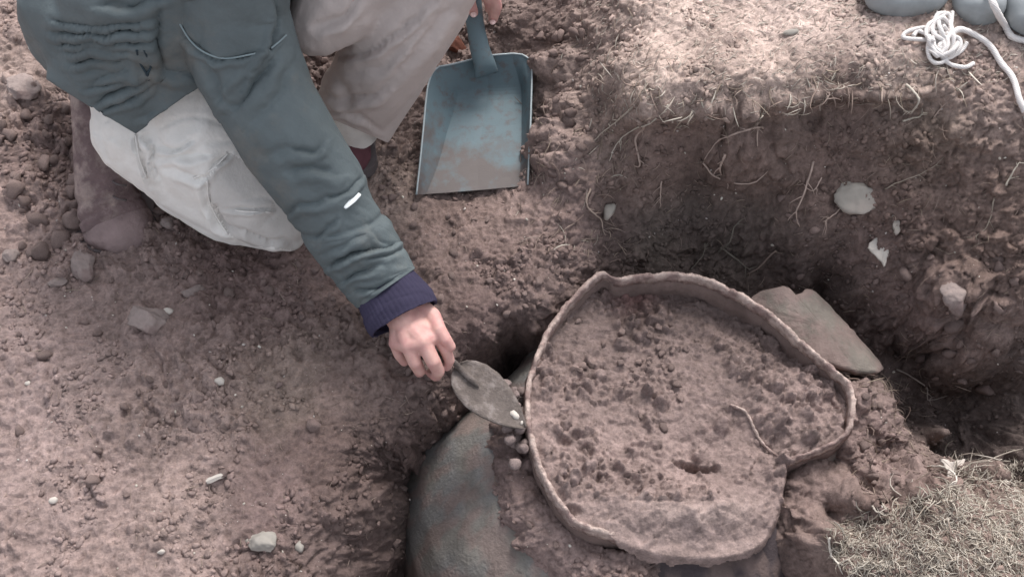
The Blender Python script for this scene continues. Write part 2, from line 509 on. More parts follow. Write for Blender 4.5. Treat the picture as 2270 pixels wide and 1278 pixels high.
cp = np.array([to_st(P(a, b, c)) for a, b, c, _ in CC]); cv = np.array([c for *_, c in CC])
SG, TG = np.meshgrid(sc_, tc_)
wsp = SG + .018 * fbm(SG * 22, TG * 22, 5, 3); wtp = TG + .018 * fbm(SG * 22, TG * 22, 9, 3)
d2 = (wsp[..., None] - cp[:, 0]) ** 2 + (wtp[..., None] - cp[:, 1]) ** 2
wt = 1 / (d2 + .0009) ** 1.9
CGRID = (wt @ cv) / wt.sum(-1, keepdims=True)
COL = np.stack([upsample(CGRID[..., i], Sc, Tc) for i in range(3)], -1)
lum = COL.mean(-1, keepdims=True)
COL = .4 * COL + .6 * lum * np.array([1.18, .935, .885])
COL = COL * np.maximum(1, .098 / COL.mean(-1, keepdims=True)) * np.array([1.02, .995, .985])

# relief ----------------------------------------------------------
fade = 1 - sstep(.0, .5, dist_out)
cs_, ct_ = to_st(P(1490, 320, .13))
smooth_patch = np.exp(-(((SS - cs_) / .062) ** 2 + ((TT - ct_) / .052) ** 2) ** 2)
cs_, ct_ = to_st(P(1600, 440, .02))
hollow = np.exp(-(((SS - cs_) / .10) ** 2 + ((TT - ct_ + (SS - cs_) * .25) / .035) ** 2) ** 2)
px_w = SS; py_w = TT
rough_m = sstep(-.25, .35, fbm(SS * 5, TT * 5, 31, 3))          # crumbly where high, trampled where low
plate = sstep(.235, .30, COL[..., 0])                           # dry top surfaces are finer and fibrous
h = .012 * fbm(SS * 7, TT * 7, 1, 4) + .0065 * fbm(SS * 24, TT * 24, 3, 4)
h += .0035 * fbm(SS * 70 + fbm(SS * 30, TT * 30, 8, 2), TT * 70, 17, 3)
rg_ = fbm(SS * 55 + 2 * fbm(SS * 16, TT * 16, 18, 2), TT * 55, 27, 3)
h -= .0032 * np.exp(-(rg_ / .045) ** 2)          # small cracks and trowel marks
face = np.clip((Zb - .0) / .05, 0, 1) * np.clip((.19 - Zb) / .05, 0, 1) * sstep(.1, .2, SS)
h += face * .009 * fbm(SS * 20, TT * 48, 28, 4)
wx_ = SS + .004 * vn(SS * 60, TT * 60, 41); wy_ = TT + .004 * vn(SS * 60, TT * 60, 42)
for sc, amp, sd_, th in ((34, .0125, 51, .62), (70, .0062, 61, .45), (150, .0032, 71, .3)):
    d1, dd2, cid, tl_ = worley(wx_ * sc, wy_ * sc, sd_)
    body = np.sqrt(np.clip(1 - (d1 / (.30 + .45 * cid)) ** 2, 0, 1))
    body = np.minimum(body, np.clip(.55 + 1.5 * tl_, 0, 1)) * (cid > th) * (.5 + 1.1 * cid)
    h += amp * body * (.25 + .75 * rough_m) * (1 - .55 * plate)
    if sc < 100: COL = COL * (1 + (.10 * (body > .12) * (cid - .55))[..., None])
# cracks between lumps
d1, dd2, cid, tl_ = worley(wx_ * 26 + .5 * fbm(SS * 20, TT * 20, 77, 2), wy_ * 26, 83)
h -= .005 * (1 - sstep(.02, .13, dd2 - d1)) * rough_m * (1 - plate)
# dragged scrape marks on the trampled floor at the left
ang = math.radians(28)
u_ = SS * math.cos(ang) + TT * math.sin(ang); v_ = -SS * math.sin(ang) + TT * math.cos(ang)
scr = sstep(.0, .35, -SS - .1) * sstep(0, .4, .2 - TT)
h += .004 * scr * (1 - rough_m) * fbm(u_ * 9, v_ * 85, 23, 2)
h *= fade * (1 - .8 * smooth_patch) * (1 - .55 * hollow)
# a few bigger lumps of earth in the sheet itself (px, py, z, radius, height)
for px, py, z, r, hh in ((325, 725, .02, .042, .022), (1235, 330, .06, .05, .03), (1255, 250, .08, .035, .02), (1225, 300, .04, .024, .014), (1235, 385, .03, .03, .014), (1140, 40, .06, .035, .02), (1215, 150, .07, .03, .016),
                         (1240, 120, .12, .04, .02), (2110, 640, .0, .05, .03), (1800, 470, .06, .05, .02), (1640, 330, .13, .05, .022), (690, 130, .0, .025, .02), (720, 110, .0, .02, .018), (735, 165, .0, .018, .016), (700, 175, .0, .018, .014),
                         (60, 190, .04, .05, .012), (380, 1140, .02, .06, .01), (60, 60, .05, .04, .015), (160, 150, .04, .03, .012), (100, 300, .03, .03, .02), (60, 420, .03, .035, .015), (880, 760, .0, .03, .015), (830, 800, .0, .028, .014), (930, 850, .0, .02, .012),
                         (1880, 900, -.09, .02, .01), (1945, 960, -.1, .018, .012), (1900, 1040, -.1, .016, .010), (2080, 720, -.05, .04, .03), (2200, 780, -.03, .05, .025)):
    s, t = to_st(P(px, py, z)); d = np.hypot(SS - s, (TT - t) * 1.15) / r * (1 + .35 * fbm(SS * 28 + px, TT * 28, 7, 3))
    h += hh * np.sqrt(np.clip(1 - d * d, 0, 1))

# broken lip of the bank, proud of the face below it
ed = np.array([to_st(P(a, b, c)) for a, b, c in ((1395, 236, .21), (1440, 237, .216), (1520, 237, .218), (1610, 230, .22), (1730, 216, .221), (1870, 200, .224), (2000, 193, .225), (2060, 200, .222))])
te = np.interp(SS, ed[:, 0], ed[:, 1]) + .006 * fbm(SS * 22, SS * 0 + 3.3, 14, 3)
em = sstep(ed[0, 0] - .02, ed[0, 0] + .03, SS) * (1 - sstep(ed[-1, 0] - .05, ed[-1, 0] + .05, SS))
h += em * (.013 * np.exp(-((TT - te + .001) / .008) ** 2) * (1 + .8 * fbm(SS * 60, TT * 60, 15, 2)) - .016 * np.exp(-((TT - te + .024) / .012) ** 2))
B = from_stz(SS, TT, Zb)
du = np.gradient(B, axis=1); dv = np.gradient(B, axis=0)
Nn = np.cross(du, dv); Nn /= np.linalg.norm(Nn, axis=-1, keepdims=True)
G = B + Nn * h[..., None]
# shoulders of the cut: ragged overhang pushed out near its top edge
du = np.gradient(G, axis=1); dv = np.gradient(G, axis=0)
GN = np.cross(du, dv); GN /= np.linalg.norm(GN, axis=-1, keepdims=True)
nr, nc = SS.shape
idx = np.arange(nr * nc).reshape(nr, nc)
quads = np.stack([idx[:-1, :-1], idx[:-1, 1:], idx[1:, 1:], idx[1:, :-1]], -1).reshape(-1, 4)
COL *= (1 + .03 * plate * sstep(.1, .2, SS))[..., None] * (1 - .10 * plate * (1 - sstep(.1, .2, SS)))[..., None]
COL = COL * (1 - .6 * face[..., None]) + .6 * face[..., None] * np.array([.148, .104, .092]) * (1 - .35 * hollow[..., None]) * (1 + .25 * fbm(SS * 18, TT * 30, 61, 4))[..., None]  # hollow in the face painted darker for its shade
COL *= (1 + .10 * fbm(SS * 14, TT * 14, 66, 4))[..., None] * np.array([1.01, .985, .955])
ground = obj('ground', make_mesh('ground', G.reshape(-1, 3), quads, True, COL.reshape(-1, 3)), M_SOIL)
tag(ground, 'dug brown earth with a dry trampled surface, a cut bank and a narrow trench', kind='structure')

NG = len(gm)


def at_st(s, t):
    """final ground point and normal at sheet coordinates"""
    i = np.clip(((np.asarray(t) - T0) / (T1 - T0) * (ntt - 1)).round().astype(int), 0, ntt - 1) + NG
    j = np.clip(((np.asarray(s) - S0) / (S1 - S0) * (ns - 1)).round().astype(int), 0, ns - 1) + NG
    return G[i, j], GN[i, j], COL[i, j]


def on_ground(px, py):
    """where the sight line of a photo pixel meets the ground"""
    d = FW + RT * (px - W / 2) / FX - UP * (py - H / 2) / FX
    lam = np.linspace(.7, 3.2, 1600)
    q = CAM + d * lam[:, None]
    s, t = q[:, 0], q[:, 1] * SA + q[:, 2] * CA
    g, gn, c = at_st(s, t)
    hit = np.nonzero(np.einsum('ij,ij->i', q - g, np.tile([0, -CA, SA], (len(q), 1))) < 0)[0]
    k = hit[0] if len(hit) else 800
    return g[k], gn[k], c[k]


def to_px(p):
    v = np.asarray(p) - CAM
    z = v @ FW
    return W / 2 + FX * (v @ RT) / z, H / 2 - FX * (v @ UP) / z

# ================================================================== THE VESSEL
M_CLAY = simple_mat('fired_clay', (.23, .17, .155), .85, .2, .18, 14, .5, 160, .002, col2=(.20, .145, .135), c2lo=.5, c2hi=.62, c2scale=18)
M_LIP = simple_mat('clay_lip', (.46, .365, .325), .95, .1, .28, 70, .9, 200, .004, col2=(.25, .18, .165), c2lo=.42, c2hi=.58, c2scale=32)
M_GREY = simple_mat('grey_clay', (.165, .145, .127), .85, .15, .25, 22, .8, 150, .003, col2=(.21, .16, .145), c2lo=.43, c2hi=.56, c2scale=16)


def clay_shoulder_mat():
    m, t, b = new_mat('shoulder_clay')
    geo = t.nodes.new('ShaderNodeTexCoord').outputs['Object']
    a = N(t, 'ShaderNodeAttribute', attribute_name='Col')
    n1 = noise_node(t, 22, 6, .65, geo); n3 = noise_node(t, 170, 4, .6, geo)
    q = N(t, 'ShaderNodeMapRange'); q.inputs[1].default_value = .3; q.inputs[2].default_value = .7; q.inputs[3].default_value = .72; q.inputs[4].default_value = 1.25
    t.links.new(n1.outputs[0], q.inputs[0])
    sc = N(t, 'ShaderNodeVectorMath', operation='SCALE'); t.links.new(a.outputs['Color'], sc.inputs[0]); t.links.new(q.outputs[0], sc.inputs['Scale'])
    t.links.new(sc.outputs[0], b.inputs['Base Color']); b.inputs['Roughness'].default_value = .8; b.inputs['Specular IOR Level'].default_value = .2
    bump_chain(t, b, [(n1.outputs[0], .6, .006), (n3.outputs[0], .8, .003)])
    return m


vessel = empty('clay_vessel', (POT[0], POT[1], -.40))
tag(vessel, 'huge broken clay vessel half buried in the trench, its mouth full of earth', 'vessel')
NRM = len(RIM)
cen = np.array([POT[0], POT[1], 0])
out = RIM - cen; out[:, 2] = 0; out /= np.linalg.norm(out, axis=1, keepdims=True)
tt_ = np.linspace(0, 2 * math.pi, NRM, endpoint=False)
irr = .0022 * fbm(np.cos(tt_) * 9, np.sin(tt_) * 9, 12, 4)
irz = .005 * fbm(np.cos(tt_) * 12, np.sin(tt_) * 12, 19, 4) + .002 * fbm(np.cos(tt_) * 40, np.sin(tt_) * 40, 29, 2)
for a_c, d_c, w_c in ((2.9, .006, .03), (3.35, .004, .02), (.55, .005, .025), (1.2, .004, .03), (3.9, .005, .03), (.05, .005, .02), (1.75, .003, .02), (2.35, .004, .02)):
    irz = irz - d_c * np.exp(-(((RIM_ANG - a_c + math.pi) % (2 * math.pi) - math.pi) / w_c) ** 4)
RZ = np.stack([irr * 0, irr * 0, irz], 1)


def ring_mesh(rings, close=False):
    V = np.concatenate(rings); m = len(rings[0]); fs = []
    L = len(rings)
    for i in range(L if close else L - 1):
        a = np.arange(m) + i * m; b = np.roll(np.arange(m), -1) + i * m
        c = b + m if i < L - 1 else np.roll(np.arange(m), -1); d = a + m if i < L - 1 else np.arange(m)
        fs.append(np.stack([a, b, c, d], 1))
    return V, np.concatenate(fs)


wlip = (1 + .35 * fbm(np.cos(tt_) * 16, np.sin(tt_) * 16, 57, 3))[:, None]
def rimring(off, dz, zabs=None):
    off = off * .72 * wlip if dz > -.018 else off
    p = RIM + out * (off + irr[:, None] * 1.0) + RZ
    p = p + np.array([0, 0, dz])
    if zabs is not None: p[:, 2] = zabs
    return p


lip_prof = [(-.0060, -.018), (-.0064, -.010), (-.0062, -.004), (-.0045, -.0005), (-.0015, .0008), (.0015, .0006), (.0045, -.0012), (.0062, -.006), (.0064, -.012), (.0066, -.018)]
V, F = ring_mesh([rimring(a, b) for a, b in lip_prof], True)
aV = np.tile(tt_, len(lip_prof)); kV = np.repeat(np.arange(len(lip_prof)), NRM)
V = V + .0016 * np.stack([fbm(aV * 45, kV * .6, 3, 3), fbm(aV * 45, kV * .6, 4, 3), fbm(aV * 45, kV * .6, 5, 3)], 1)
obj('rim', make_mesh('rim', V, F[:, ::-1]), M_LIP, vessel)
neck_prof = [(-.0050, -.012), (-.007, -.05), (-.012, -.10), (-.03, -.16), (-.06, -.22), (-.05, -.225), (-.015, -.165), (.003, -.10), (.0055, -.05), (.0052, -.012)]
V, F = ring_mesh([rimring(a, b) for a, b in neck_prof], True)
V += (.0025 * fbm(V[:, 0] * 30 + V[:, 2] * 40, V[:, 1] * 30 - V[:, 2] * 25, 3, 3))[:, None] * np.array([1, 1, 0])
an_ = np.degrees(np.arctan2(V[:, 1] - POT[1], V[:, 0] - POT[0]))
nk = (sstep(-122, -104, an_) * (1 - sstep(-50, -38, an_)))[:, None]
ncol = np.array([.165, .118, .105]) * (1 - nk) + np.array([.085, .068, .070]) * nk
neck_mesh = make_mesh('neck', V, F[:, ::-1], True, ncol * (1 + .3 * fbm(V[:, 0] * 30 + V[:, 2] * 30, V[:, 1] * 30, 6, 4))[:, None])
# shoulder, thick shell
Kr = kfac(RIM_ANG)
dirs = np.stack([np.cos(RIM_ANG), np.sin(RIM_ANG), np.zeros(NRM)], 1)
rings = []
def shring(d, z, th):
    rr = RIM_R + d * Kr - th
    p = cen + dirs * rr[:, None]; p[:, 2] = z - th * .6
    return p
prof = [(0, -.055), (.004, -.068)] + [(float(np.interp(x, SH_Z[::-1], SH_R[::-1])), x) for x in np.linspace(-.074, -.42, 40)]
for d, z in prof: rings.append(shring(d, z, 0))
for d, z in prof[::-4]: rings.append(shring(d, z, .014))
V, F = ring_mesh(rings, True)
V[:, 2] += .005 * fbm(V[:, 0] * 14, V[:, 1] * 14, 44, 5) + .0012 * fbm(V[:, 0] * 110, V[:, 1] * 110, 46, 2)
an = np.degrees(np.arctan2(V[:, 1] - POT[1], V[:, 0] - POT[0])); rr_ = np.hypot(V[:, 0] - POT[0], V[:, 1] - POT[1])
col = np.tile(np.array([.185, .172, .155]), (len(V), 1))
nz = fbm(V[:, 0] * 9, V[:, 1] * 9, 71, 4)
near = sstep(-118, -100, an) * (1 - sstep(-40, -30, an))           # near side is much darker
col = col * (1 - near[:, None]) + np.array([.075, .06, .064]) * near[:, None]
blu = sstep(.0, .35, nz + .25 * (V[:, 2] < -.13)) * (1 - near)
col = col * (1 - .6 * blu[:, None]) + np.array([.165, .165, .168]) * .6 * blu[:, None]
soilp = sstep(-.10, .06, fbm(V[:, 0] * 25, V[:, 1] * 25, 88, 5) - (V[:, 2] < -.14) * .10)
col = col * (1 - .7 * soilp[:, None]) + np.array([.21, .155, .14]) * .7 * soilp[:, None]
M_SHC = clay_shoulder_mat()
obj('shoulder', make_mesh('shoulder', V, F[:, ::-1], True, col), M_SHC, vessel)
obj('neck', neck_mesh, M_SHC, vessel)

# earth inside the mouth --------------------------------------------
FG = .0024
gx = np.arange(POT[0] - .28, POT[0] + .29, FG); gy = np.arange(POT[1] - .32, POT[1] + .25, FG)
X, Y = np.meshgrid(gx, gy)
an2 = np.arctan2(Y - POT[1], X - POT[0]); r2 = np.hypot(X - POT[0], Y - POT[1]); q = r2 / rim_r(an2)
FC = [(1330, 640, -.052), (1500, 650, -.058), (1650, 720, -.060), (1780, 810, -.055), (1850, 900, -.038), (1870, 940, -.028), (1240, 720, -.032), (1200, 850, -.017), (1200, 950, -.010), (1240, 1040, -.010),
      (1300, 1110, -.008), (1400, 1165, -.012), (1500, 1180, -.022), (1600, 1180, -.024), (1400, 1195, -.028), (1500, 1212, -.036), (1600, 1212, -.038), (1690, 1170, -.036), (1660, 1200, -.040), (1680, 1140, -.022), (1400, 1075, -.030), (1500, 1082, -.036), (1600, 1075, -.030), (1540, 1036, -.070), (1470, 1000, -.045),
      (1350, 950, -.045), (1450, 850, -.05), (1400, 750, -.058), (1550, 780, -.055), (1560, 920, -.05), (1640, 950, -.062), (1700, 1000, -.058), (1620, 985, -.055),
      (1700, 930, -.032), (1780, 900, -.03), (1720, 860, -.035), (1800, 970, -.02), (1720, 1010, -.02), (1650, 860, -.04), (1690, 1080, -.026), (1460, 1122, .010), (1540, 1126, .011), (1380, 1112, .004), (1610, 1112, .005), (1280, 880, -.04)]
fp = np.array([P(a, b, c)[:2] for a, b, c in FC]); fz = np.array([c for *_, c in FC])
Dm2 = np.linalg.norm(fp[:, None] - fp[None], axis=2); k_ = np.linalg.solve(np.block([[-Dm2 + .004 * np.eye(len(fp)), np.ones((len(fp), 1))], [np.ones((1, len(fp))), np.zeros((1, 1))]]), np.append(fz, 0))
Z = k_[-1] + sum(-k_[i] * np.hypot(X - fp[i, 0], Y - fp[i, 1]) for i in range(len(fp)))
lipz = np.interp(an2.ravel(), RIM_ANG[np.argsort(RIM_ANG)], RIM[np.argsort(RIM_ANG), 2], period=2 * math.pi).reshape(X.shape)
deg2 = np.degrees(an2)
spill = sstep(-136, -108, deg2) * (1 - sstep(-34, -26, deg2))
Z = np.where(spill > .02, Z, np.minimum(Z, np.maximum(lipz, -.008) + .006))

hh = 0 * X
Z_keep = Z
hh = .006 * fbm(X * 12, Y * 12, 301, 4) + .0045 * fbm(X * 40, Y * 40, 305, 4)
wx2 = X + .004 * vn(X * 60, Y * 60, 341); wy2 = Y + .004 * vn(X * 60, Y * 60, 342)
rm = sstep(-.3, .3, fbm(X * 8, Y * 8, 333, 3)) * (Y > POT[1] - .15)
cc_ = 0
for sc, amp, sd_, th in ((46, .012, 351, .6), (95, .0075, 361, .45), (190, .0035, 371, .3)):
    d1, dd2, cid, tl_ = worley(wx2 * sc, wy2 * sc, sd_)
    body = np.sqrt(np.clip(1 - (d1 / (.30 + .45 * cid)) ** 2, 0, 1))
    body = np.minimum(body, np.clip(.55 + 1.5 * tl_, 0, 1)) * (cid > th) * (.5 + 1.1 * cid)
    hh += amp * body * (.25 + .8 * rm)
# dug pockets and dark little hollows
for px, py, z, r, dp in ((1560, 1038, -.05, .011, -.024), (1535, 1034, -.05, .013, -.028), (1510, 1028, -.05, .008, -.016), (1585, 1036, -.05, .007, -.014), (1250, 985, -.03, .012, -.014), (1300, 1000, -.03, .012, -.012), (1275, 970, -.03, .008, -.012), (1330, 1062, -.02, .010, -.012), (1270, 1130, -.01, .012, -.012),
                         (1400, 720, -.06, .012, .016), (1420, 750, -.06, .012, .014), (1380, 770, -.06, .014, .014), (1330, 835, -.05, .012, .012), (1440, 870, -.05, .012, .012), (1470, 890, -.05, .012, .012), (1600, 940, -.05, .014, .014), (1660, 800, -.04, .04, .012), (1760, 850, -.04, .04, .014)):
    c = P(px, py, z); d = np.hypot(X - c[0], (Y - c[1]) * 1.2) / r * (1 + .4 * fbm(X * 60 + px, Y * 60, 7, 2)); hh += dp * np.sqrt(np.clip(1 - d * d, 0, 1))
rg2 = fbm(X * 55 + 2 * fbm(X * 16, Y * 16, 318, 2), Y * 55, 327, 3)
hh -= .003 * np.exp(-(rg2 / .05) ** 2)
Z = Z + hh
Z = Z - (1 - spill) * sstep(.93, .985, q) * np.maximum(0, Z - (lipz - .009))
Z = Z + sstep(.0, .9, spill) * sstep(.90, .96, q) * np.maximum(0, lipz + .006 + .5 * hh - Z)
Z = Z - spill * np.clip((q - 1.03) / .06, 0, 3) * .03
qmax = .985 + sstep(.1, .9, spill) * (.075 + .035 * fbm(np.cos(an2) * 9, np.sin(an2) * 9, 98, 4))
keep = q < qmax + .012
edge = sstep(.90, .985, q) * .006
Z = Z + edge * .0
base = np.array([.215, .16, .147]); c3 = np.tile(base, (*X.shape, 1))
cn = fbm(X * 9, Y * 9, 401, 4)[..., None]
c3 = c3 * (1 + .22 * cn)
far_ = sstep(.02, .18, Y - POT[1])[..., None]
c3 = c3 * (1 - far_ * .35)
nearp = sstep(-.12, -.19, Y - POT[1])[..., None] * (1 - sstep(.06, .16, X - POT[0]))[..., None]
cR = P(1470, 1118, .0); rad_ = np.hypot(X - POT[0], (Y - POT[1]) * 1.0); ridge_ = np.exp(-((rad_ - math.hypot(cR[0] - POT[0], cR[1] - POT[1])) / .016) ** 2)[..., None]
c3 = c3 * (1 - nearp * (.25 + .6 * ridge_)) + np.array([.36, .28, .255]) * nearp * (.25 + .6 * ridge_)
cR = P(1400, 655, -.07); red = np.exp(-((X - cR[0]) ** 2 + (Y - cR[1]) ** 2) / .0012)[..., None]
c3 = c3 * (1 - .5 * red) + np.array([.24, .11, .10]) * .5 * red
ny, nx = X.shape; idn = np.arange(ny * nx).reshape(ny, nx)
qf = np.stack([idn[:-1, :-1], idn[:-1, 1:], idn[1:, 1:], idn[1:, :-1]], -1).reshape(-1, 4)
qf = qf[keep.ravel()[qf].all(1)]
used = np.unique(qf); remap = -np.ones(ny * nx, int); remap[used] = np.arange(len(used))
pull = np.minimum(1, qmax / np.maximum(q, .01))
X = POT[0] + (X - POT[0]) * pull; Y = POT[1] + (Y - POT[1]) * pull
Vf = np.stack([X, Y, Z], -1).reshape(-1, 3)[used]
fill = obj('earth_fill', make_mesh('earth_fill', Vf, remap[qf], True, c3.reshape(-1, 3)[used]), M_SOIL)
tag(fill, 'crumbly brown earth filling the mouth of the vessel', 'earth', kind='stuff')


def fill_z(x, y):
    i = int(np.clip((y - gy[0]) / FG, 0, len(gy) - 1)); j = int(np.clip((x - gx[0]) / FG, 0, len(gx) - 1))
    return float(Z[i, j])


def fill_pt(px, py):
    z = -.04
    for _ in range(6):
        p = P(px, py, z); z = .5 * z + .5 * fill_z(p[0], p[1])
    return P(px, py, z)


# ------------------------------------------------------------------ generic shapes
def tube(path, rad, sides=6, seed=0, wob=0.0, cap=True, flat=1.0):
    """tube along points; rad is a number or list"""
    path = np.asarray(path, float); n = len(path)
    rad = np.broadcast_to(np.asarray(rad, float), (n,))
    T = np.gradient(path, axis=0); T /= np.linalg.norm(T, axis=1, keepdims=True) + 1e-12
    up = np.array([0, 0, 1.0]) if abs(T[0, 2]) < .9 else np.array([1.0, 0, 0])
    Nv = np.cross(T, up); Nv /= np.linalg.norm(Nv, axis=1, keepdims=True) + 1e-9
    Bv = np.cross(T, Nv)
    a = np.linspace(0, 2 * math.pi, sides, endpoint=False)
    rg = np.random.default_rng(seed)
    wv = 1 + wob * rg.standard_normal((n, sides))
    V = path[:, None] + (Nv[:, None] * np.cos(a)[None, :, None] + Bv[:, None] * flat * np.sin(a)[None, :, None]) * (rad[:, None] * wv)[..., None]
    V = V.reshape(-1, 3); F = []
    for i in range(n - 1):
        for k in range(sides):
            F.append((i * sides + k, i * sides + (k + 1) % sides, (i + 1) * sides + (k + 1) % sides, (i + 1) * sides + k))
    if cap:
        F.append(tuple(range(sides))[::-1]); F.append(tuple((n - 1) * sides + k for k in range(sides)))
    return V, F


def spline(P_, n):
    P_ = np.asarray(P_, float); m = len(P_); out_ = []
    for k in range(n):
        u = k / (n - 1) * (m - 1); i = min(int(u), m - 2); f = u - i
        p0, p1, p2, p3 = P_[max(i - 1, 0)], P_[i], P_[i + 1], P_[min(i + 2, m - 1)]
        out_.append(.5 * ((2 * p1) + (-p0 + p2) * f + (2 * p0 - 5 * p1 + 4 * p2 - p3) * f * f + (-p0 + 3 * p1 - 3 * p2 + p3) * f ** 3))
    return np.array(out_)


def join(parts):
    V = []; F = []; o = 0
    for v, f in parts:
        V.append(np.asarray(v)); F += [tuple(int(i) + o for i in q) for q in f]; o += len(v)
    return np.concatenate(V), F


_ico = {}
def ico(sub):
    if sub not in _ico:
        bm = bmesh.new(); bmesh.ops.create_icosphere(bm, subdivisions=sub, radius=1)
        _ico[sub] = (np.array([v.co[:] for v in bm.verts]), np.array([[v.index for v in f.verts] for f in bm.faces])); bm.free()
    return _ico[sub]


def stone_shape(size, seed, sub=3, rough=.22, facets=5):
    v, f = ico(sub); rg = np.random.default_rng(seed)
    v = v.copy()
    for _ in range(facets):                                  # broken faces
        d = rg.standard_normal(3); d /= np.linalg.norm(d); c = rg.uniform(.55, .9)
        e = v @ d; v = v - np.outer(np.clip(e - c, 0, None) * .9, d)
    nz_ = fbm(v[:, 0] * 1.3 + v[:, 2] * .7 + seed, v[:, 1] * 1.3 - v[:, 2] * .9, seed, 3)
    nz2 = fbm(v[:, 0] * 4 + v[:, 2] * 3 + seed, v[:, 1] * 4 - v[:, 2] * 3, seed + 5, 2)
    v = v * (1 + rough * nz_ + rough * .35 * nz2)[:, None]
    return v * np.asarray(size), f


def rot_to(nv, spin):
    z = np.asarray(nv, float); z = z / np.linalg.norm(z)
    x = np.cross([0, 1, 0], z); x /= np.linalg.norm(x) + 1e-9; y = np.cross(z, x)
    c, s_ = math.cos(spin), math.sin(spin)
    return np.stack([x * c + y * s_, -x * s_ + y * c, z], 1)


def place_stone(name, px, py, size, spin, label, cat, mat, seed, sink=.3, on=None, sub=4, rough=.30, facets=10, group=None):
    if on is None: g, nv, _ = on_ground(px, py)
    else: g, nv = on
    nv = nv * .5 + np.array([0, 0, .5]); nv /= np.linalg.norm(nv)
    v, f = stone_shape(size, seed, sub, rough, facets)
    v = v @ rot_to(nv, spin).T + nv * size[2] * (1 - 2 * sink)
    o = obj(name, make_mesh(name, v, f), mat); o.location = g
    return tag(o, label, cat, group)


# grey sherd of the shoulder at the far right of the mouth ------------
def plate(name, outline_px, zf, thick, mat, label=None, cat=None, parent=None, seed=1, bulge=0.0, cols=None, curve=0.0):
    """flat broken piece with a traced outline lying on the surface z = zf(px, py)"""
    o3 = np.array([P(a, b, zf(a, b)) for a, b in outline_px])
    n_ = len(o3) * 6
    o3 = closed_resample(o3, n_)
    c = o3.mean(0)
    rg = np.random.default_rng(seed)
    o3 = o3 + rg.standard_normal(o3.shape) * .0008
    u_, s2, vt = np.linalg.svd(o3 - c); nrm = vt[2] * (1 if vt[2][2] > 0 else -1)
    rings = []
    for f in (0.02, .35, .7, .93, 1.0):
        rings.append(c + (o3 - c) * f + nrm * bulge * (1 - f * f) + nrm * (-.0012 if f == 1.0 else 0) + (nrm * (.0012 * fbm((o3[:, 0] - c[0]) * f * 60, (o3[:, 1] - c[1]) * f * 60, seed, 3))[:, None] if False else 0))
    for f in (1.0, .9, .02):
        rings.append(c + (o3 - c) * f + nrm * (bulge * (1 - f * f) - thick))
    V, F = ring_mesh(rings)
    V = V + nrm * (.0012 * fbm(V[:, 0] * 45, V[:, 1] * 45, seed, 3))[:, None]
    rd = c - np.array([POT[0], POT[1], c[2]]); rd /= np.linalg.norm(rd)
    V = V - nrm * (curve * ((V - c) @ rd) ** 2)[:, None]
    F = [tuple(q) for q in F] + [tuple(range(n_))[::-1], tuple((len(rings) - 1) * n_ + k for k in range(n_))]
    # orient
    bm = bmesh.new(); vs = [bm.verts.new(p) for p in V]
    for q in F: bm.faces.new([vs[i] for i in q])
    bmesh.ops.recalc_face_normals(bm, faces=bm.faces)
    me = bpy.data.meshes.new(name); bm.to_mesh(me); bm.free()
    me.polygons.foreach_set('use_smooth', np.ones(len(me.polygons), bool))
    o = obj(name, me, mat, parent)
    if label: tag(o, label, cat)
    return o


plate('vessel_sherd', [(1672, 650), (1740, 632), (1765, 652), (1805, 636), (1862, 680), (1925, 735), (1980, 792), (1950, 820), (1900, 822), (1840, 800), (1780, 770), (1720, 712)],
      lambda x, y: -.020 - .00013 * (x - 1680) - .00005 * (y - 640), .014, M_GREY, 'smooth grey clay sherd leaning outside the far right lip of the vessel', 'sherd', seed=4, bulge=0.0, curve=7.0)
e1 = [fill_pt(1616, 898), fill_pt(1650, 912), fill_pt(1668, 942), fill_pt(1684, 975), fill_pt(1712, 1004), fill_pt(1738, 1020)]
V, F = tube(spline(np.array(e1) + [0, 0, .001], 40), .0022 + .0012 * fbm(np.linspace(0, 9, 40), np.zeros(40), 4, 2), 6, 3, .22, flat=1.8)
s_ = obj('thin_sherd', make_mesh('thin_sherd', V, F), M_LIP)
tag(s_, 'thin curved sherd edge standing in the earth inside the vessel mouth', 'sherd')

# ================================================================== STONES
M_RIVER = simple_mat('river_stone', (.30, .32, .33), .75, .3, .12, 10, .25, 120, .001, col2=(.20, .21, .21), c2lo=.5, c2hi=.7)
M_PALE = simple_mat('pale_stone', (.30, .275, .245), .85, .2, .12, 25, .3, 150, .001, col2=(.34, .29, .26), c2lo=.5, c2hi=.7)
M_WHITE = simple_mat('white_chip', (.50, .455, .41), .8, .25, .1, 40, .3, 200, .001)
M_PINKST = simple_mat('dusty_stone', (.265, .215, .20), .95, .1, .22, 30, .8, 110, .004, col2=(.20, .15, .14), c2lo=.5, c2hi=.62)


def smooth_stone(px, py, z, size, spin, seed, label):
    v, f = ico(4); v = v.copy()
    v = np.sign(v) * np.abs(v) ** .86
    v *= (1 + .06 * fbm(v[:, 0] * 1.2 + seed, v[:, 1] * 1.2 + v[:, 2], seed, 2))[:, None]
    v = v * np.array(size); c, s_ = math.cos(spin), math.sin(spin)
    v = v @ np.array([[c, s_, 0], [-s_, c, 0], [0, 0, 1]])
    o = obj('rounded_stone', make_mesh('rounded_stone', v, f), M_RIVER); o.location = P(px, py, z)
    tag(o, label, 'stone', 'smooth grey stones on the bank')


smooth_stone(2005, -22, .262, (.066, .048, .034), -.05, 1, 'wide smooth grey stone left of the rope tangle')
smooth_stone(2170, 0, .262, (.039, .042, .034), 0, 2, 'small smooth grey stone above the rope tangle, next to the wide one')
smooth_stone(2300, 20, .262, (.05, .045, .034), .3, 3, 'grey stone at the right edge beyond the loose white rope')

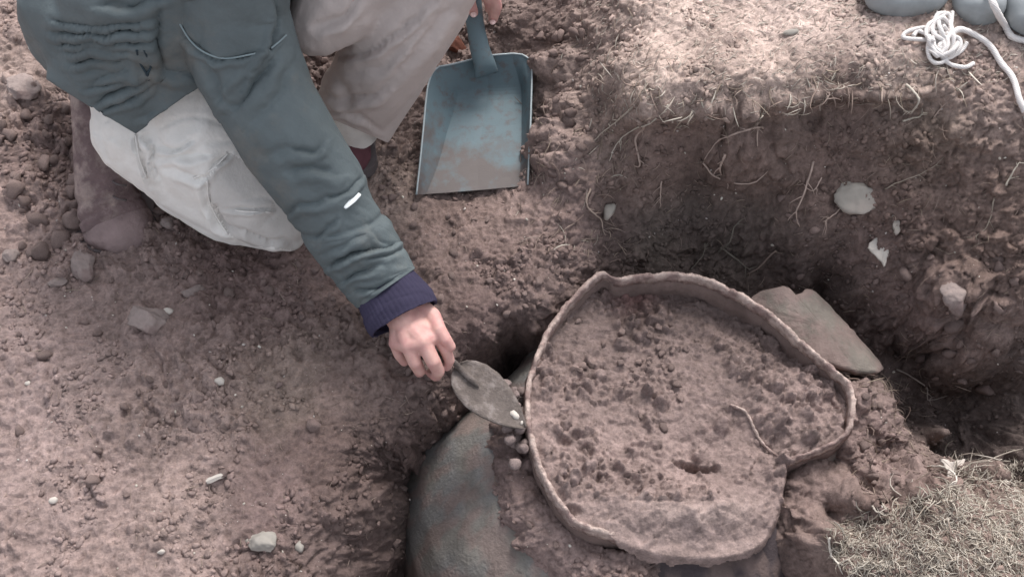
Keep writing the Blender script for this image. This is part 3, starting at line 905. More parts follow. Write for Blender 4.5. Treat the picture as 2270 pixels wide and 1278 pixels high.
place_stone('pebble', 586, 1202, (.026, .018, .011), -.35, 'pale greenish angular pebble near the bottom, left of the trench', 'pebble', M_PALE, 21, .25)
place_stone('pebble', 668, 1212, (.0065, .009, .006), .2, 'tiny pale upright pebble right of the greenish pebble', 'pebble', M_PALE, 22, .2, sub=2)
place_stone('stone', 1898, 438, (.036, .026, .013), -.3, 'pale flat stone stuck in the cut bank, highest of the light stones', 'stone', M_PALE, 24, .35, facets=7)
place_stone('stone', 188, 592, (.020, .028, .013), .25, 'flat dusty stone in front of the kneeling boot', 'stone', M_PINKST, 25, .3)
place_stone('stone', 28, 572, (.015, .014, .010), .2, 'small dusty stone at the left edge below the boot', 'stone', M_PINKST, 26, .3)
place_stone('stone', 325, 722, (.038, .026, .018), -.15, 'largest rounded lump of stone on the left trampled floor', 'stone', M_PINKST, 27, .40)
place_stone('stone', 45, 205, (.032, .028, .014), .3, 'pale dusty stone at the left edge beside the jacket', 'stone', M_PINKST, 28, .35)
place_stone('stone', 130, 628, (.018, .008, .007), .5, 'narrow pale stone below the boot, lying slantwise', 'stone', M_PINKST, 29, .3)
place_stone('stone', 375, 500, (.016, .011, .010), .1, 'small dark stone between the boot toe and white trousers', 'stone', M_PINKST, 30, .25)
place_stone('stone', 2120, 625, (.034, .026, .016), -.3, 'rounded brown stone low in the right bank', 'stone', M_PINKST, 31, .35)
place_stone('stone', 430, 645, (.020, .012, .008), .4, 'low dusty stone below the white trouser knee', 'stone', M_PINKST, 37, .35)
place_stone('pebble', 375, 698, (.009, .006, .005), .2, 'small white pebble touching the largest lump', 'pebble', M_WHITE, 32, .2, sub=2)
place_stone('pebble', 487, 852, (.009, .007, .005), -.5, 'small white pebble in the middle of the trampled floor', 'pebble', M_WHITE, 33, .2, sub=2)
place_stone('pebble', 122, 1111, (.007, .005, .004), .1, 'small white pebble at the lower left', 'pebble', M_WHITE, 34, .2, sub=2)
place_stone('pebble', 357, 1224, (.006, .004, .004), .1, 'white pebble near the bottom edge left of the greenish pebble', 'pebble', M_WHITE, 35, .2, sub=2)
place_stone('pebble', 62, 849, (.006, .004, .003), .1, 'small white pebble near the left edge', 'pebble', M_WHITE, 36, .2, sub=2)
place_stone('pebble', 1348, 464, (.012, .018, .009), -.5, 'pale pebble among roots at the left foot of the bank', 'pebble', M_PALE, 38, .25, sub=2)
place_stone('pebble', 1752, 78, (.016, .007, .005), .1, 'flat pale pebble on the dry bank top', 'pebble', M_PALE, 39, .2, sub=2)
place_stone('brick_fragment', 1010, 102, (.018, .020, .012), .2, 'rusty red fired fragment beside the shovel handle', 'fragment', simple_mat('fired_red', (.13, .055, .04), .9, .1, .25, 40), 40, .3)
g, nv, _ = on_ground(1950, 553)
plate('pottery_chip', [(1926, 547), (1945, 524), (1966, 518), (1970, 545), (1963, 590), (1948, 572)], lambda x, y: g[2] + .006 + (y - 553) * -.0003, .005, M_WHITE, 'white three-cornered pottery chip in the cut bank', 'sherd', seed=8)
g2, _, _ = on_ground(1986, 495)
plate('pottery_chip', [(1979, 478), (1990, 474), (1996, 512), (1984, 517)], lambda x, y: g2[2] + .005 + (y - 495) * -.0003, .005, M_PALE, 'narrow upright chip just above the white three-cornered chip', 'sherd', seed=9)
# a pale split stick
a_, _, _ = on_ground(460, 1072); b_, _, _ = on_ground(502, 1054)
V, F = tube(spline([a_ + [0, 0, .004], (a_ + b_) / 2 + [0, 0, .006], b_ + [0, 0, .005]], 6), [.0035, .0042, .0042, .004, .0035, .002], 5, 2, .12)
tag(obj('wood_splinter', make_mesh('wood_splinter', V, F, False), M_WHITE), 'short straight white splinter lying on the trampled floor', 'splinter')
# pebbles wedged between trowel point and vessel
for k, (px, py, sz, lab) in enumerate(((1143, 922, .010, 'white grit stone wedged at the trowel point'), (1158, 938, .006, 'smaller white grit stone touching the vessel lip'))):
    place_stone('pebble', px, py, (sz, sz * .8, sz * .7), k, lab, 'pebble', M_WHITE, 50 + k, .2, on=(P(px, py, .004), np.array([0, 0, 1.0])), sub=2)
# crumbs of earth bridging that gap
parts = []
for k in range(70):
    px = random.gauss(1150, 14); py = random.gauss(925, 30); z = random.uniform(-.05, -.005)
    if px > 1172: continue
    v, f = stone_shape((random.uniform(.005, .011),) * 3, k, 2); parts.append((v + P(px, py, z), f))
V, F = join(parts)
tag(obj('earth_crumbs', make_mesh('earth_crumbs', V, F, True, np.tile([.2, .155, .145], (len(V), 1))), M_CLOD), 'loose earth heaped between trowel point and vessel lip', 'earth', kind='stuff')

# ------------------------------------------------------------------ clods and gravel
protos = []
for k in range(14):
    v, f = stone_shape((1, .85, .6), 500 + k, 2, .5, 14)
    c = np.array([.205, .152, .138]) * random.uniform(.85, 1.25)
    protos.append(make_mesh('soil_clod', v, f, False, np.tile(c, (len(v), 1))))
for p_ in protos: p_.materials.append(M_CLOD)
zones = [  # px range, py range, count, size range (m)
    ('left of the kneeling boot', 0, 190, 220, 560, 34, .009, .021), ('in the far left corner', 0, 130, 0, 200, 10, .008, .016), ('below the white trouser knee', 360, 760, 560, 700, 12, .006, .011), ('in the middle of the trampled floor', 300, 520, 780, 960, 16, .005, .009), ('beyond the shovel, at the left end of the bank', 1190, 1310, 20, 150, 12, .008, .015),
    ('right of the shovel blade', 1205, 1300, 200, 420, 16, .007, .013), ('between the bent beige trouser leg and the sleeve', 660, 760, 80, 200, 12, .008, .014), ('left of the shovel lip', 840, 930, 320, 460, 10, .006, .010), ('between shovel and vessel', 900, 1330, 440, 700, 26, .005, .010), ('under the hand with the trowel', 760, 960, 740, 900, 12, .006, .012),
    ('on the dark slope left of the vessel', 800, 1000, 900, 1270, 14, .006, .013), ('on the trampled floor at the lower left', 0, 700, 700, 1270, 30, .005, .013), ('on the earth right of the vessel lip', 1840, 2010, 840, 1160, 60, .006, .014), ('below the broken corner of the vessel lip', 1740, 1850, 1040, 1180, 22, .006, .012), ('on the right bank', 2000, 2270, 560, 860, 18, .009, .018),
    ('at the foot of the cut bank', 1700, 1950, 420, 640, 12, .006, .012), ('around the toe of the boot', 200, 420, 470, 640, 10, .007, .013), ('on the vessel\'s shoulder at the bottom', 1100, 1300, 1100, 1278, 8, .005, .009)]
nclod = 0
for where, x0, x1, y0, y1, cnt, s0, s1 in zones:
    for _ in range(cnt):
        px, py = random.uniform(x0, x1), random.uniform(y0, y1)
        g, nv, cc = on_ground(px, py)
        if math.hypot(g[0] - POT[0], g[1] - POT[1]) < .27 and g[2] < .1: continue
        s = s0 + (s1 - s0) * random.random() ** 2
        o = bpy.data.objects.new('soil_clod', random.choice(protos)); C.objects.link(o)
        R_ = Matrix([list(r) for r in rot_to(nv, random.uniform(0, 6.28))]).to_4x4()
        o.matrix_world = Matrix.Translation(Vector(g + nv * s * .22)) @ R_ @ Matrix.Diagonal((s, s * random.uniform(.7, 1.1), s * random.uniform(.8, 1.3), 1))
        tag(o, 'loose brown clod of earth ' + where, 'clod', 'loose clods of earth ' + where)
        nclod += 1
# on the fill inside the vessel
for _ in range(30):
    px, py = random.gauss(1420, 90), random.gauss(800, 75)
    p = fill_pt(px, py); s = random.uniform(.004, .009)
    o = bpy.data.objects.new('soil_clod', random.choice(protos)); C.objects.link(o)
    o.location = p + np.array([0, 0, s * .3]); o.scale = (s, s * .9, s); o.rotation_euler = (0, 0, random.uniform(0, 6))
    tag(o, 'crumb of earth lying on the fill inside the vessel mouth', 'clod', 'crumbs of earth inside the vessel')

bpy.context.view_layer.update()
for where in {z_[0] for z_ in zones}:
    mem = [o for o in C.objects if o.get('group') == 'loose clods of earth ' + where]
    if len(mem) < 6: continue
    for word, key in (('biggest', lambda o: -o.matrix_world.to_scale()[0]), ('leftmost', lambda o: o.matrix_world.translation.x), ('rightmost', lambda o: -o.matrix_world.translation.x),
                      ('nearest', lambda o: o.matrix_world.translation.y), ('farthest', lambda o: -o.matrix_world.translation.y), ('smallest', lambda o: o.matrix_world.to_scale()[0])):
        b0 = min(mem, key=key)
        if 'loose brown' in b0['label']: b0['label'] = word + ' of the clods of earth ' + where
pv, pf = stone_shape((1, .8, .6), 900, 1, .3, 4)
def scatter(name, count, samp, smin, smax, cols, mat, label, cat, pw=3):
    st = samp(count); p, nn, cc = at_st(st[:, 0], st[:, 1])
    ok = (np.hypot(p[:, 0] - POT[0], p[:, 1] - POT[1]) > .262) | (p[:, 2] > .1)
    p, nn, cc = p[ok], nn[ok], cc[ok]; m = len(p)
    s = smin + (smax - smin) * RNG.random(m) ** pw
    th = RNG.random(m) * 6.28; V = np.empty((m, len(pv), 3))
    x = np.cross(np.tile([0, 1.0, 0], (m, 1)), nn); x /= np.linalg.norm(x, axis=1, keepdims=True) + 1e-9; y = np.cross(nn, x)
    xr = x * np.cos(th)[:, None] + y * np.sin(th)[:, None]; yr = np.cross(nn, xr)
    sx = RNG.uniform(.7, 1.5, m); sz = RNG.uniform(.6, 1.3, m)
    V = p[:, None] + (pv[None, :, 0:1] * (s * sx)[:, None, None]) * xr[:, None] + (pv[None, :, 1:2] * s[:, None, None]) * yr[:, None] + (pv[None, :, 2:3] * (s * sz)[:, None, None] + (s * .2)[:, None, None]) * nn[:, None]
    F = (pf[None] + (np.arange(m) * len(pv))[:, None, None]).reshape(-1, 3)
    c = np.asarray(cols)[RNG.integers(0, len(cols), m)] if cols is not None else cc * RNG.uniform(.8, 1.25, (m, 1))
    c = np.repeat(c, len(pv), 0)
    o = obj(name, make_mesh(name, V.reshape(-1, 3), F, False, c), mat)
    return tag(o, label, cat, kind='stuff')


def uni(n): return np.stack([RNG.uniform(-1.0, .95, n), RNG.uniform(-.5, .7, n)], 1)
def clump(n):
    q = uni(n * 3); k = fbm(q[:, 0] * 6, q[:, 1] * 6, 31 if True else 0, 3) > .02
    return q[k][:n]
scatter('soil_crumbs', 20000, clump, .0012, .0075, None, M_CLOD, 'fine crumbs of brown earth scattered over the dug ground', 'earth')
scatter('pale_grit', 1300, uni, .0008, .0034, [(.5, .45, .42), (.42, .38, .33), (.6, .56, .5)], M_STRAW, 'scattered specks of pale grit in the brown earth', 'grit', 4)

# ================================================================== ROOTS, STRAW
def fibres(name, count, samp, lmin, lmax, r0, r1, cols, mat, label, cat, lift=.0, stand=.15, curl=.8, dirf=None, K=5):
    st = samp(count); p, nn, cc = at_st(st[:, 0], st[:, 1])
    ok = (np.hypot(p[:, 0] - POT[0], p[:, 1] - POT[1]) > .27) | (p[:, 2] > .08)
    p, nn = p[ok], nn[ok]; st = st[ok]; m = len(p)
    x = np.cross(np.tile([0, 1.0, 0], (m, 1)), nn); x /= np.linalg.norm(x, axis=1, keepdims=True) + 1e-9; y = np.cross(nn, x)
    th = RNG.random(m) * 6.28 if dirf is None else dirf(st)
    L = RNG.uniform(lmin, lmax, m); kk = RNG.normal(0, curl, m)
    st0 = np.abs(RNG.normal(0, stand, m)) + .02
    pts_ = [p + nn * (lift)]
    for i in range(1, K):
        f = i / (K - 1)
        a = th + kk * f
        d = x * np.cos(a)[:, None] + y * np.sin(a)[:, None]
        pts_.append(pts_[-1] + d * (L / (K - 1))[:, None] + nn * (L / (K - 1) * st0 * (1.6 - 2.6 * f))[:, None])
    pts_ = np.stack(pts_, 1)
    rad = RNG.uniform(r0, r1, m)
    side = np.cross(pts_[:, -1] - pts_[:, 0], nn); side /= np.linalg.norm(side, axis=1, keepdims=True) + 1e-9
    V = np.empty((m, K, 3, 3))
    prof = np.array([.7, 1, 1, .8, .25])[:K] if K == 5 else np.linspace(1, .3, K)
    for j, ang_ in enumerate((0, 2.09, 4.19)):
        V[:, :, j] = pts_ + (side[:, None] * math.cos(ang_) + nn[:, None] * math.sin(ang_)) * (rad[:, None] * prof)[..., None]
    F = []
    for i in range(K - 1):
        for j in range(3):
            F.append((i * 3 + j, i * 3 + (j + 1) % 3, (i + 1) * 3 + (j + 1) % 3, (i + 1) * 3 + j))
    F = np.array(F)
    FF = (F[None] + (np.arange(m) * K * 3)[:, None, None]).reshape(-1, 4)
    c = np.asarray(cols)[RNG.integers(0, len(cols), m)] * RNG.uniform(.75, 1.2, (m, 1))
    o = obj(name, make_mesh(name, V.reshape(-1, 3), FF, True, np.repeat(c, K * 3, 0)), mat)
    return tag(o, label, cat, kind='stuff')


def px_region(x0, x1, y0, y1, z, test=None):
    def f(n):
        X_ = RNG.uniform(x0, x1, n * 2); Y_ = RNG.uniform(y0, y1, n * 2)
        if test is not None:
            k = test(X_, Y_); X_, Y_ = X_[k], Y_[k]
        X_, Y_ = X_[:n], Y_[:n]
        d = FW + RT * ((X_ - W / 2) / FX)[:, None] - UP * ((Y_ - H / 2) / FX)[:, None]
        q = CAM + d * ((z - CAM[2]) / d[:, 2])[:, None]
        return np.stack(to_st(q), 1)
    return f


STRAW = [(.50, .45, .38), (.42, .37, .30), (.56, .50, .43), (.34, .29, .23), (.46, .42, .33)]
ROOTC = [(.27, .205, .175), (.32, .25, .21), (.22, .165, .14), (.30, .24, .19)]
STRAW = [(.50, .45, .385), (.38, .33, .28), (.52, .465, .40), (.30, .25, .205), (.42, .375, .315)]
turf_test = lambda X_, Y_: (X_ > 1875 + .35 * np.clip(Y_ - 1190, 0, 90)) & (Y_ > 1185 - (X_ - 1860) * .38 + 14 * fbm(X_ * .03, Y_ * 0, 9, 3)) & (fbm(X_ / 55, Y_ / 45, 401, 3) > -.30)
fibres('dry_grass', 11000, px_region(1850, 2420, 980, 1420, .105, turf_test), .005, .022, .0004, .0009, STRAW, M_STRAW, 'matted dry straw coloured grass and rootlets on the turf in the near corner', 'grass', .001, .09, 2.0)
fibres('dry_grass', 500, px_region(1850, 2420, 980, 1320, .105, lambda X_, Y_: np.abs(Y_ - (1188 - (X_ - 1860) * .38)) < 22), .02, .055, .0007, .0014, STRAW, M_STRAW, 'straw ends hanging over the edge of the turf', 'grass', .001, .3, .9)
top_test = lambda X_, Y_: (Y_ < 235 - np.clip(X_ - 1560, 0, 500) * .09) & (X_ > 1290 + Y_ * .25)
fibres('dry_litter', 2600, px_region(1290, 2350, -60, 250, .222, top_test), .004, .017, .0004, .0009, [(.46, .40, .35), (.42, .36, .31), (.52, .46, .40), (.36, .30, .26)], M_STRAW, 'dry straw litter lying flat on top of the bank', 'straw', .0008, .10, .5,
       dirf=lambda st: RNG.normal(.45, .5, len(st)))
edge_test = lambda X_, Y_: (np.abs(Y_ - (232 - np.clip(X_ - 1560, 0, 500) * .09 + 14 * np.sin(X_ * .03))) < 22)
fibres('edge_rootlets', 300, px_region(1380, 2150, 150, 300, .2, edge_test), .014, .04, .0006, .0014, STRAW[:3] + ROOTC, M_ROOT, 'pale rootlets fraying out along the lip of the bank', 'roots', .001, .35, 1.2, dirf=lambda st: RNG.normal(-1.7, .7, len(st)))
fibres('fine_rootlets', 900, px_region(1320, 2320, 240, 900, .05), .008, .035, .0003, .0007, ROOTC, M_ROOT, 'fine brown rootlets in the face of the cut bank', 'roots', .001, .25, 1.2)
fibres('fine_rootlets', 520, px_region(1740, 2060, 820, 1200, -.09), .010, .035, .0004, .0010, ROOTC, M_ROOT, 'fine rootlets in the earth right of the vessel', 'roots', .001, .25, 1.2)
fibres('fine_rootlets', 240, px_region(1130, 1400, 120, 560, .06), .012, .04, .0005, .0011, ROOTC + STRAW[:1], M_ROOT, 'pale rootlets on the slope left of the bank', 'roots', .001, .25, .9, dirf=lambda st: RNG.normal(1.0, .6, len(st)))
fibres('fine_rootlets', 420, px_region(0, 1150, 300, 1278, .01), .008, .03, .0003, .0008, ROOTC, M_ROOT, 'fine plant fibres on the dug ground', 'fibres', .001, .12, .9)


def root(pxpts, r, label, col=None, lift=.004, seed=0, name='root', mid=0.0, group=None):
    p = []
    for i, (a, b) in enumerate(pxpts):
        g, nv, _ = on_ground(a, b)
        f = i / (len(pxpts) - 1)
        p.append(g + nv * (lift * math.sin(math.pi * (.12 + .76 * f)) * 1.1 - .001 + mid * math.sin(math.pi * f)))
    n_ = max(10, 6 * len(p))
    path = spline(p, n_)
    rg = np.random.default_rng(seed + 77)
    path += np.cumsum(rg.standard_normal((n_, 3)) * .0005, 0)
    rr = .74 * r * np.linspace(1.0, .35, n_) * (1 + .25 * fbm(np.linspace(0, 9, n_) + seed, np.zeros(n_), seed, 2))
    pieces = [tube(path, rr, 6, seed, .10)]
    for b in range(3):                                        # side rootlets
        i0 = int(n_ * rg.uniform(.15, .85)); tdir = path[min(i0 + 2, n_ - 1)] - path[max(i0 - 2, 0)]; tdir /= np.linalg.norm(tdir) + 1e-9
        sdv = np.cross(tdir, [0, -.5, .8]) * rg.choice([-1, 1]); Lb = rg.uniform(.008, .024)
        bp = [path[i0] + (tdir * .6 + sdv * .8) * Lb * f + rg.standard_normal(3) * .0012 * f - np.array([0, 0, .2]) * Lb * f * f for f in (0, .3, .6, 1)]
        pieces.append(tube(spline(bp, 8), np.linspace(.42, .12, 8) * r, 5, seed))
    V, F = join(pieces)
    c = col if col is not None else ROOTC[seed % 4]
    o = obj(name, make_mesh(name, V, F, True, np.tile(c, (len(V), 1))), M_ROOT)
    return tag(o, label, 'root', group)


PR = (.37, .285, .245); GR = (.17, .15, .125)
root([(1420, 262), (1415, 300), (1408, 330), (1420, 372), (1402, 378)], .0036, 'pale root hanging left of the smooth brown patch in the bank', PR, .006, 1)
root([(1480, 225), (1440, 262), (1405, 290), (1370, 318), (1345, 360)], .0022, 'light root running down the left shoulder of the bank', STRAW[0], .005, 2)
root([(1430, 215), (1380, 262), (1330, 300), (1305, 350)], .002, 'straw coloured root leftmost on the shoulder of the bank', STRAW[1], .004, 3)
root([(1690, 290), (1660, 272), (1620, 275), (1590, 300), (1560, 338)], .0030, 'bent pale root arching right of the smooth brown patch', PR, .008, 4)
root([(1672, 272), (1672, 300)], .0026, 'short pale root end beside the arching root', PR, .007, 5)
root([(1612, 312), (1606, 345), (1602, 368)], .0034, 'thick short root standing below the arching root', PR, .006, 6)
root([(1560, 345), (1600, 372), (1660, 372), (1705, 355)], .0024, 'pale root curving across the bank under the arching root', PR, .006, 7)
root([(1800, 360), (1790, 410), (1782, 450), (1780, 485)], .0026, 'pale root hanging down the middle of the bank', PR, .008, 8, mid=.006)
root([(1820, 392), (1795, 412), (1775, 400)], .0018, 'short side root crossing the middle hanging root', PR, .007, 9)
root([(1870, 455), (1845, 470), (1828, 480)], .0020, 'slanting root left of the pale flat stone', PR, .006, 10)
root([(1800, 248), (1815, 215), (1830, 200), (1822, 190)], .0022, 'hooked pale root on the lip of the bank', PR, .006, 11)
root([(2010, 185), (2030, 195), (2035, 225), (2010, 250)], .0030, 'looped straw coloured root at the right lip of the bank', STRAW[0], .009, 12, mid=.004)
root([(2000, 270), (2030, 262), (2042, 240)], .0024, 'lower looped root at the right lip of the bank', STRAW[4], .008, 13)
root([(2070, 262), (2100, 228)], .0020, 'short straight root right of the looped roots', PR, .006, 14)
root([(1468, 400), (1460, 430), (1460, 455)], .0020, 'thin root hanging at the left of the dark hollow', PR, .008, 15)
root([(1590, 560), (1610, 530), (1635, 500), (1650, 480)], .0024, 'greyish root slanting through the dark hollow', GR, .010, 16, mid=.006)
root([(1530, 600), (1545, 555), (1560, 530)], .0018, 'thin greyish root in front of the dark hollow', GR, .010, 17)
root([(1600, 545), (1645, 575), (1665, 600)], .0026, 'greyish root crossing behind the far lip', GR, .010, 18)
root([(1720, 560), (1680, 590), (1650, 612)], .0022, 'slanting root just behind the far lip of the vessel', ROOTC[0], .010, 19)
root([(1310, 420), (1305, 450), (1330, 480), (1340, 510), (1355, 535)], .0024, 'root curling down at the left foot of the bank', ROOTC[1], .005, 20)
root([(2230, 410), (2245, 380), (2255, 360)], .0022, 'short yellowish root high at the right edge', STRAW[4], .006, 21)
root([(2200, 440), (2180, 500), (2140, 540)], .0018, 'faint root on the right bank', STRAW[3], .004, 22)
root([(1960, 420), (2010, 395), (2060, 370), (2090, 350)], .0016, 'long thin root rising to the right on the bank', STRAW[3], .005, 23)
root([(1985, 820), (2030, 850), (2060, 868), (2095, 868)], .0020, 'thin pale root bridging the dark trench on the right', (.30, .25, .22), .014, 24, mid=.01)
root([(2055, 1045), (2075, 1070), (2100, 1088), (2125, 1088)], .0026, 'white root curving over the dark trench beside the turf', (.55, .50, .44), .02, 25)
root([(1838, 1190), (1850, 1225), (1868, 1250), (1878, 1278)], .0028, 'white root hanging down the left end of the turf', (.58, .53, .47), .008, 26)
root([(1880, 1275), (1905, 1255), (1930, 1240)], .0018, 'thin straw root beside the white hanging root', STRAW[0], .008, 27)
root([(1660, 1205), (1600, 1238), (1480, 1225)], .002, 'long thin root along the earth spilled over the near lip', PR, .012, 28) if False else None
root([(1940, 1120), (1950, 1135), (1965, 1140)], .0022, 'pale root tip at the left end of the turf', (.5, .44, .38), .006, 29)
# forked pale chip in the trench
g, nv, _ = on_ground(2110, 1035)
plate('pottery_chip', [(2086, 1016), (2110, 1022), (2138, 1016), (2134, 1034), (2116, 1044), (2110, 1072), (2102, 1072), (2100, 1040)], lambda x, y: g[2] + .03, .006, simple_mat('bone_chip', (.46, .41, .37), .85), 'pale forked chip standing in the dark trench beside the turf', 'fragment', seed=14)

# ================================================================== ROPE
M_ROPE, t_, b_ = new_mat('white_cord')
gco = t_.nodes.new('ShaderNodeTexCoord').outputs['Object']
wv_ = N(t_, 'ShaderNodeTexWave', Scale=140.0, Distortion=1.5); wv_.bands_direction = 'DIAGONAL'
t_.links.new(gco, wv_.inputs['Vector'])
nn_ = noise_node(t_, 40, 4, .6, gco)
mr_ = N(t_, 'ShaderNodeMapRange'); mr_.inputs[3].default_value = .8; mr_.inputs[4].default_value = 1.1; t_.links.new(nn_.outputs[0], mr_.inputs[0])
rgb_ = N(t_, 'ShaderNodeRGB'); rgb_.outputs[0].default_value = (.74, .70, .68, 1)
sc2 = N(t_, 'ShaderNodeVectorMath', operation='SCALE'); t_.links.new(rgb_.outputs[0], sc2.inputs[0]); t_.links.new(mr_.outputs[0], sc2.inputs['Scale']); t_.links.new(sc2.outputs[0], b_.inputs['Base Color'])
b_.inputs['Roughness'].default_value = .85
bump_chain(t_, b_, [(wv_.outputs[0], .5, .0012)])


def g3(px, py, lift):
    g, nv, _ = on_ground(px, py); return g + np.array([0, 0, lift])


rope = empty('white_rope', g3(2085, 105, 0)); tag(rope, 'white cord with a frayed tangle, running down to the right edge of the bank', 'rope')
V, F = tube(spline([g3(a, b, l) for a, b, l in ((2090, 105, .012), (2120, 82, .013), (2165, 88, .006), (2190, 108, .005), (2215, 145, .005), (2240, 180, .005), (2258, 225, .005), (2275, 275, .005), (2300, 380, .005))], 90), .0046, 8, 1, .05)
obj('cord', make_mesh('cord', V, F), M_ROPE, rope)
parts = []
rg = random.Random(5)
for k in range(13):
    cx, cy = 2085 + rg.uniform(-16, 16), 95 + rg.uniform(-26, 26); rx, ry = rg.uniform(14, 30), rg.uniform(14, 30)
    ph = rg.uniform(0, 6); pp = []
    for j in range(7):
        a = ph + j * .9
        pp.append(g3(cx + rx * math.cos(a), cy + ry * math.sin(a), .006 + .012 * rg.random()))
    parts.append(tube(spline(pp, 26), .0034, 6, k, .06))
for loop in ([(2075, 75), (2040, 72), (2005, 82), (2000, 92), (2035, 96), (2070, 100)], [(2078, 112), (2085, 135), (2105, 150), (2135, 155), (2155, 148)], [(2140, 100), (2130, 118), (2105, 132), (2095, 120)],
             [(2100, 100), (2105, 60), (2108, 35)], [(2085, 90), (2088, 55), (2070, 40)], [(2060, 72), (2050, 84), (2030, 80), (2020, 88)]):
    parts.append(tube(spline([g3(a, b, .007) for a, b in loop], 22), .0034, 6, 3, .06))
V, F = join(parts)
obj('tangle', make_mesh('tangle', V, F), M_ROPE, rope)
V, F = tube(spline([g3(2190, -60, .02), P(2195, -20, .30), P(2207, 20, .297), g3(2222, 65, .010), g3(2240, 85, .006), g3(2275, 95, .006), g3(2340, 100, .006)], 60), .0052, 8, 2, .05)
tag(obj('loose_cord', make_mesh('loose_cord', V, F), M_ROPE), 'loose white cord lying over the grey stones at the right edge', 'rope')

# ================================================================== SHOVEL
def shovel_mat():
    m, t, b = new_mat('painted_steel')
    geo = t.nodes.new('ShaderNodeTexCoord').outputs['Object']
    sx = N(t, 'ShaderNodeSeparateXYZ'); t.links.new(geo, sx.inputs[0])
    n1 = noise_node(t, 20, 5, .6, geo); n2 = noise_node(t, 60, 6, .7, geo)
    # dirt caked towards the lip (object y falls towards the lip)
    ad = N(t, 'ShaderNodeMath', operation='MULTIPLY_ADD'); t.links.new(n1.outputs[0], ad.inputs[0]); ad.inputs[1].default_value = .5; t.links.new(sx.outputs['Y'], ad.inputs[2])
    r = N(t, 'ShaderNodeMapRange'); r.inputs[1].default_value = SHY + .03 + .25; r.inputs[2].default_value = SHY + .13 + .25; r.inputs[3].default_value = .9; r.inputs[4].default_value = 0
    t.links.new(ad.outputs[0], r.inputs[0])
    r2 = N(t, 'ShaderNodeMapRange'); r2.inputs[1].default_value = .52; r2.inputs[2].default_value = .66; r2.inputs[4].default_value = .65; t.links.new(n2.outputs[0], r2.inputs[0])
    mxm = N(t, 'ShaderNodeMath', operation='MAXIMUM'); t.links.new(r.outputs[0], mxm.inputs[0]); t.links.new(r2.outputs[0], mxm.inputs[1])
    mx = N(t, 'ShaderNodeMix', data_type='RGBA'); t.links.new(mxm.outputs[0], mx.inputs[0]); mx.inputs[6].default_value = (.105, .150, .17, 1); mx.inputs[7].default_value = (.105, .082, .076, 1)
    t.links.new(mx.outputs[2], b.inputs['Base Color'])
    b.inputs['Roughness'].default_value = .62; b.inputs['Specular IOR Level'].default_value = .35
    bump_chain(t, b, [(n2.outputs[0], .25, .0015)])
    return m


SHY = float(P(1050, 425, .012)[1])
M_SHOV = shovel_mat()
M_EDGE = simple_mat('worn_steel_edge', (.30, .345, .36), .45, .5, .1, 60, .2, 300, .0006)
shovel = empty('hand_shovel', P(1060, 300, .01)); tag(shovel, 'square blue grey hand shovel with raised sides, lip resting on the ground', 'shovel')
# blade grid: rows from lip to back, columns left rim -> floor -> right rim
def srow(pts_): return [P(*p) for p in pts_]
rows = [srow([(923, 431, .022), (932, 431, .014), (945, 430, .008), (1060, 421, .006), (1150, 413, .007), (1163, 411, .010), (1170, 409, .018)]),
        srow([(931, 360, .038), (945, 362, .028), (972, 362, .012), (1060, 352, .010), (1155, 345, .011), (1166, 344, .022), (1173, 342, .036)]),
        srow([(938, 290, .054), (958, 288, .040), (992, 290, .018), (1070, 282, .014), (1156, 275, .016), (1168, 274, .034), (1176, 272, .050)]),
        srow([(944, 225, .066), (970, 222, .050), (1012, 222, .026), (1080, 212, .022), (1156, 208, .026), (1168, 206, .048), (1178, 205, .062)]),
        srow([(950, 185, .072), (975, 186, .060), (1014, 190, .044), (1082, 180, .036), (1150, 176, .042), (1166, 172, .060), (1179, 168, .069)]),
        srow([(960, 160, .076), (985, 158, .071), (1018, 156, .066), (1078, 148, .060), (1140, 142, .064), (1164, 140, .072), (1178, 142, .075)]),
        srow([(974, 148, .079), (995, 144, .079), (1030, 136, .080), (1075, 124, .080), (1135, 119, .080), (1158, 121, .080), (1172, 130, .079)])]
def fine_grid(rows, k):
    rows = [np.array([np.asarray(r[i]) * (1 - f / k) + np.asarray(r[i + 1]) * (f / k) for i in range(len(r) - 1) for f in range(k)] + [r[-1]]) for r in rows]
    cols_ = [spline([r[j] for r in rows], (len(rows) - 1) * k + 1) for j in range(len(rows[0]))]
    return np.array(cols_).transpose(1, 0, 2)
gr = fine_grid(rows, 5)
a_, b2, _ = gr.shape
gr[..., 2] += .0008 * fbm(gr[..., 0] * 50, gr[..., 1] * 50, 6, 2)
Fq = [(i * b2 + j, i * b2 + j + 1, (i + 1) * b2 + j + 1, (i + 1) * b2 + j) for i in range(a_ - 1) for j in range(b2 - 1)]
me = make_mesh('blade', gr.reshape(-1, 3), Fq, False)
bl = obj('blade', me, M_SHOV, shovel)
sm_ = bl.modifiers.new('thickness', 'SOLIDIFY'); sm_.thickness = .0022; sm_.offset = -1
edge_path = np.concatenate([gr[:, 0], gr[-1, 1:-1], gr[::-1, -1]])
V, F = tube(edge_path, .0016, 6, 0, 0)
obj('rolled_edge', make_mesh('rolled_edge', V, F), M_EDGE, shovel)
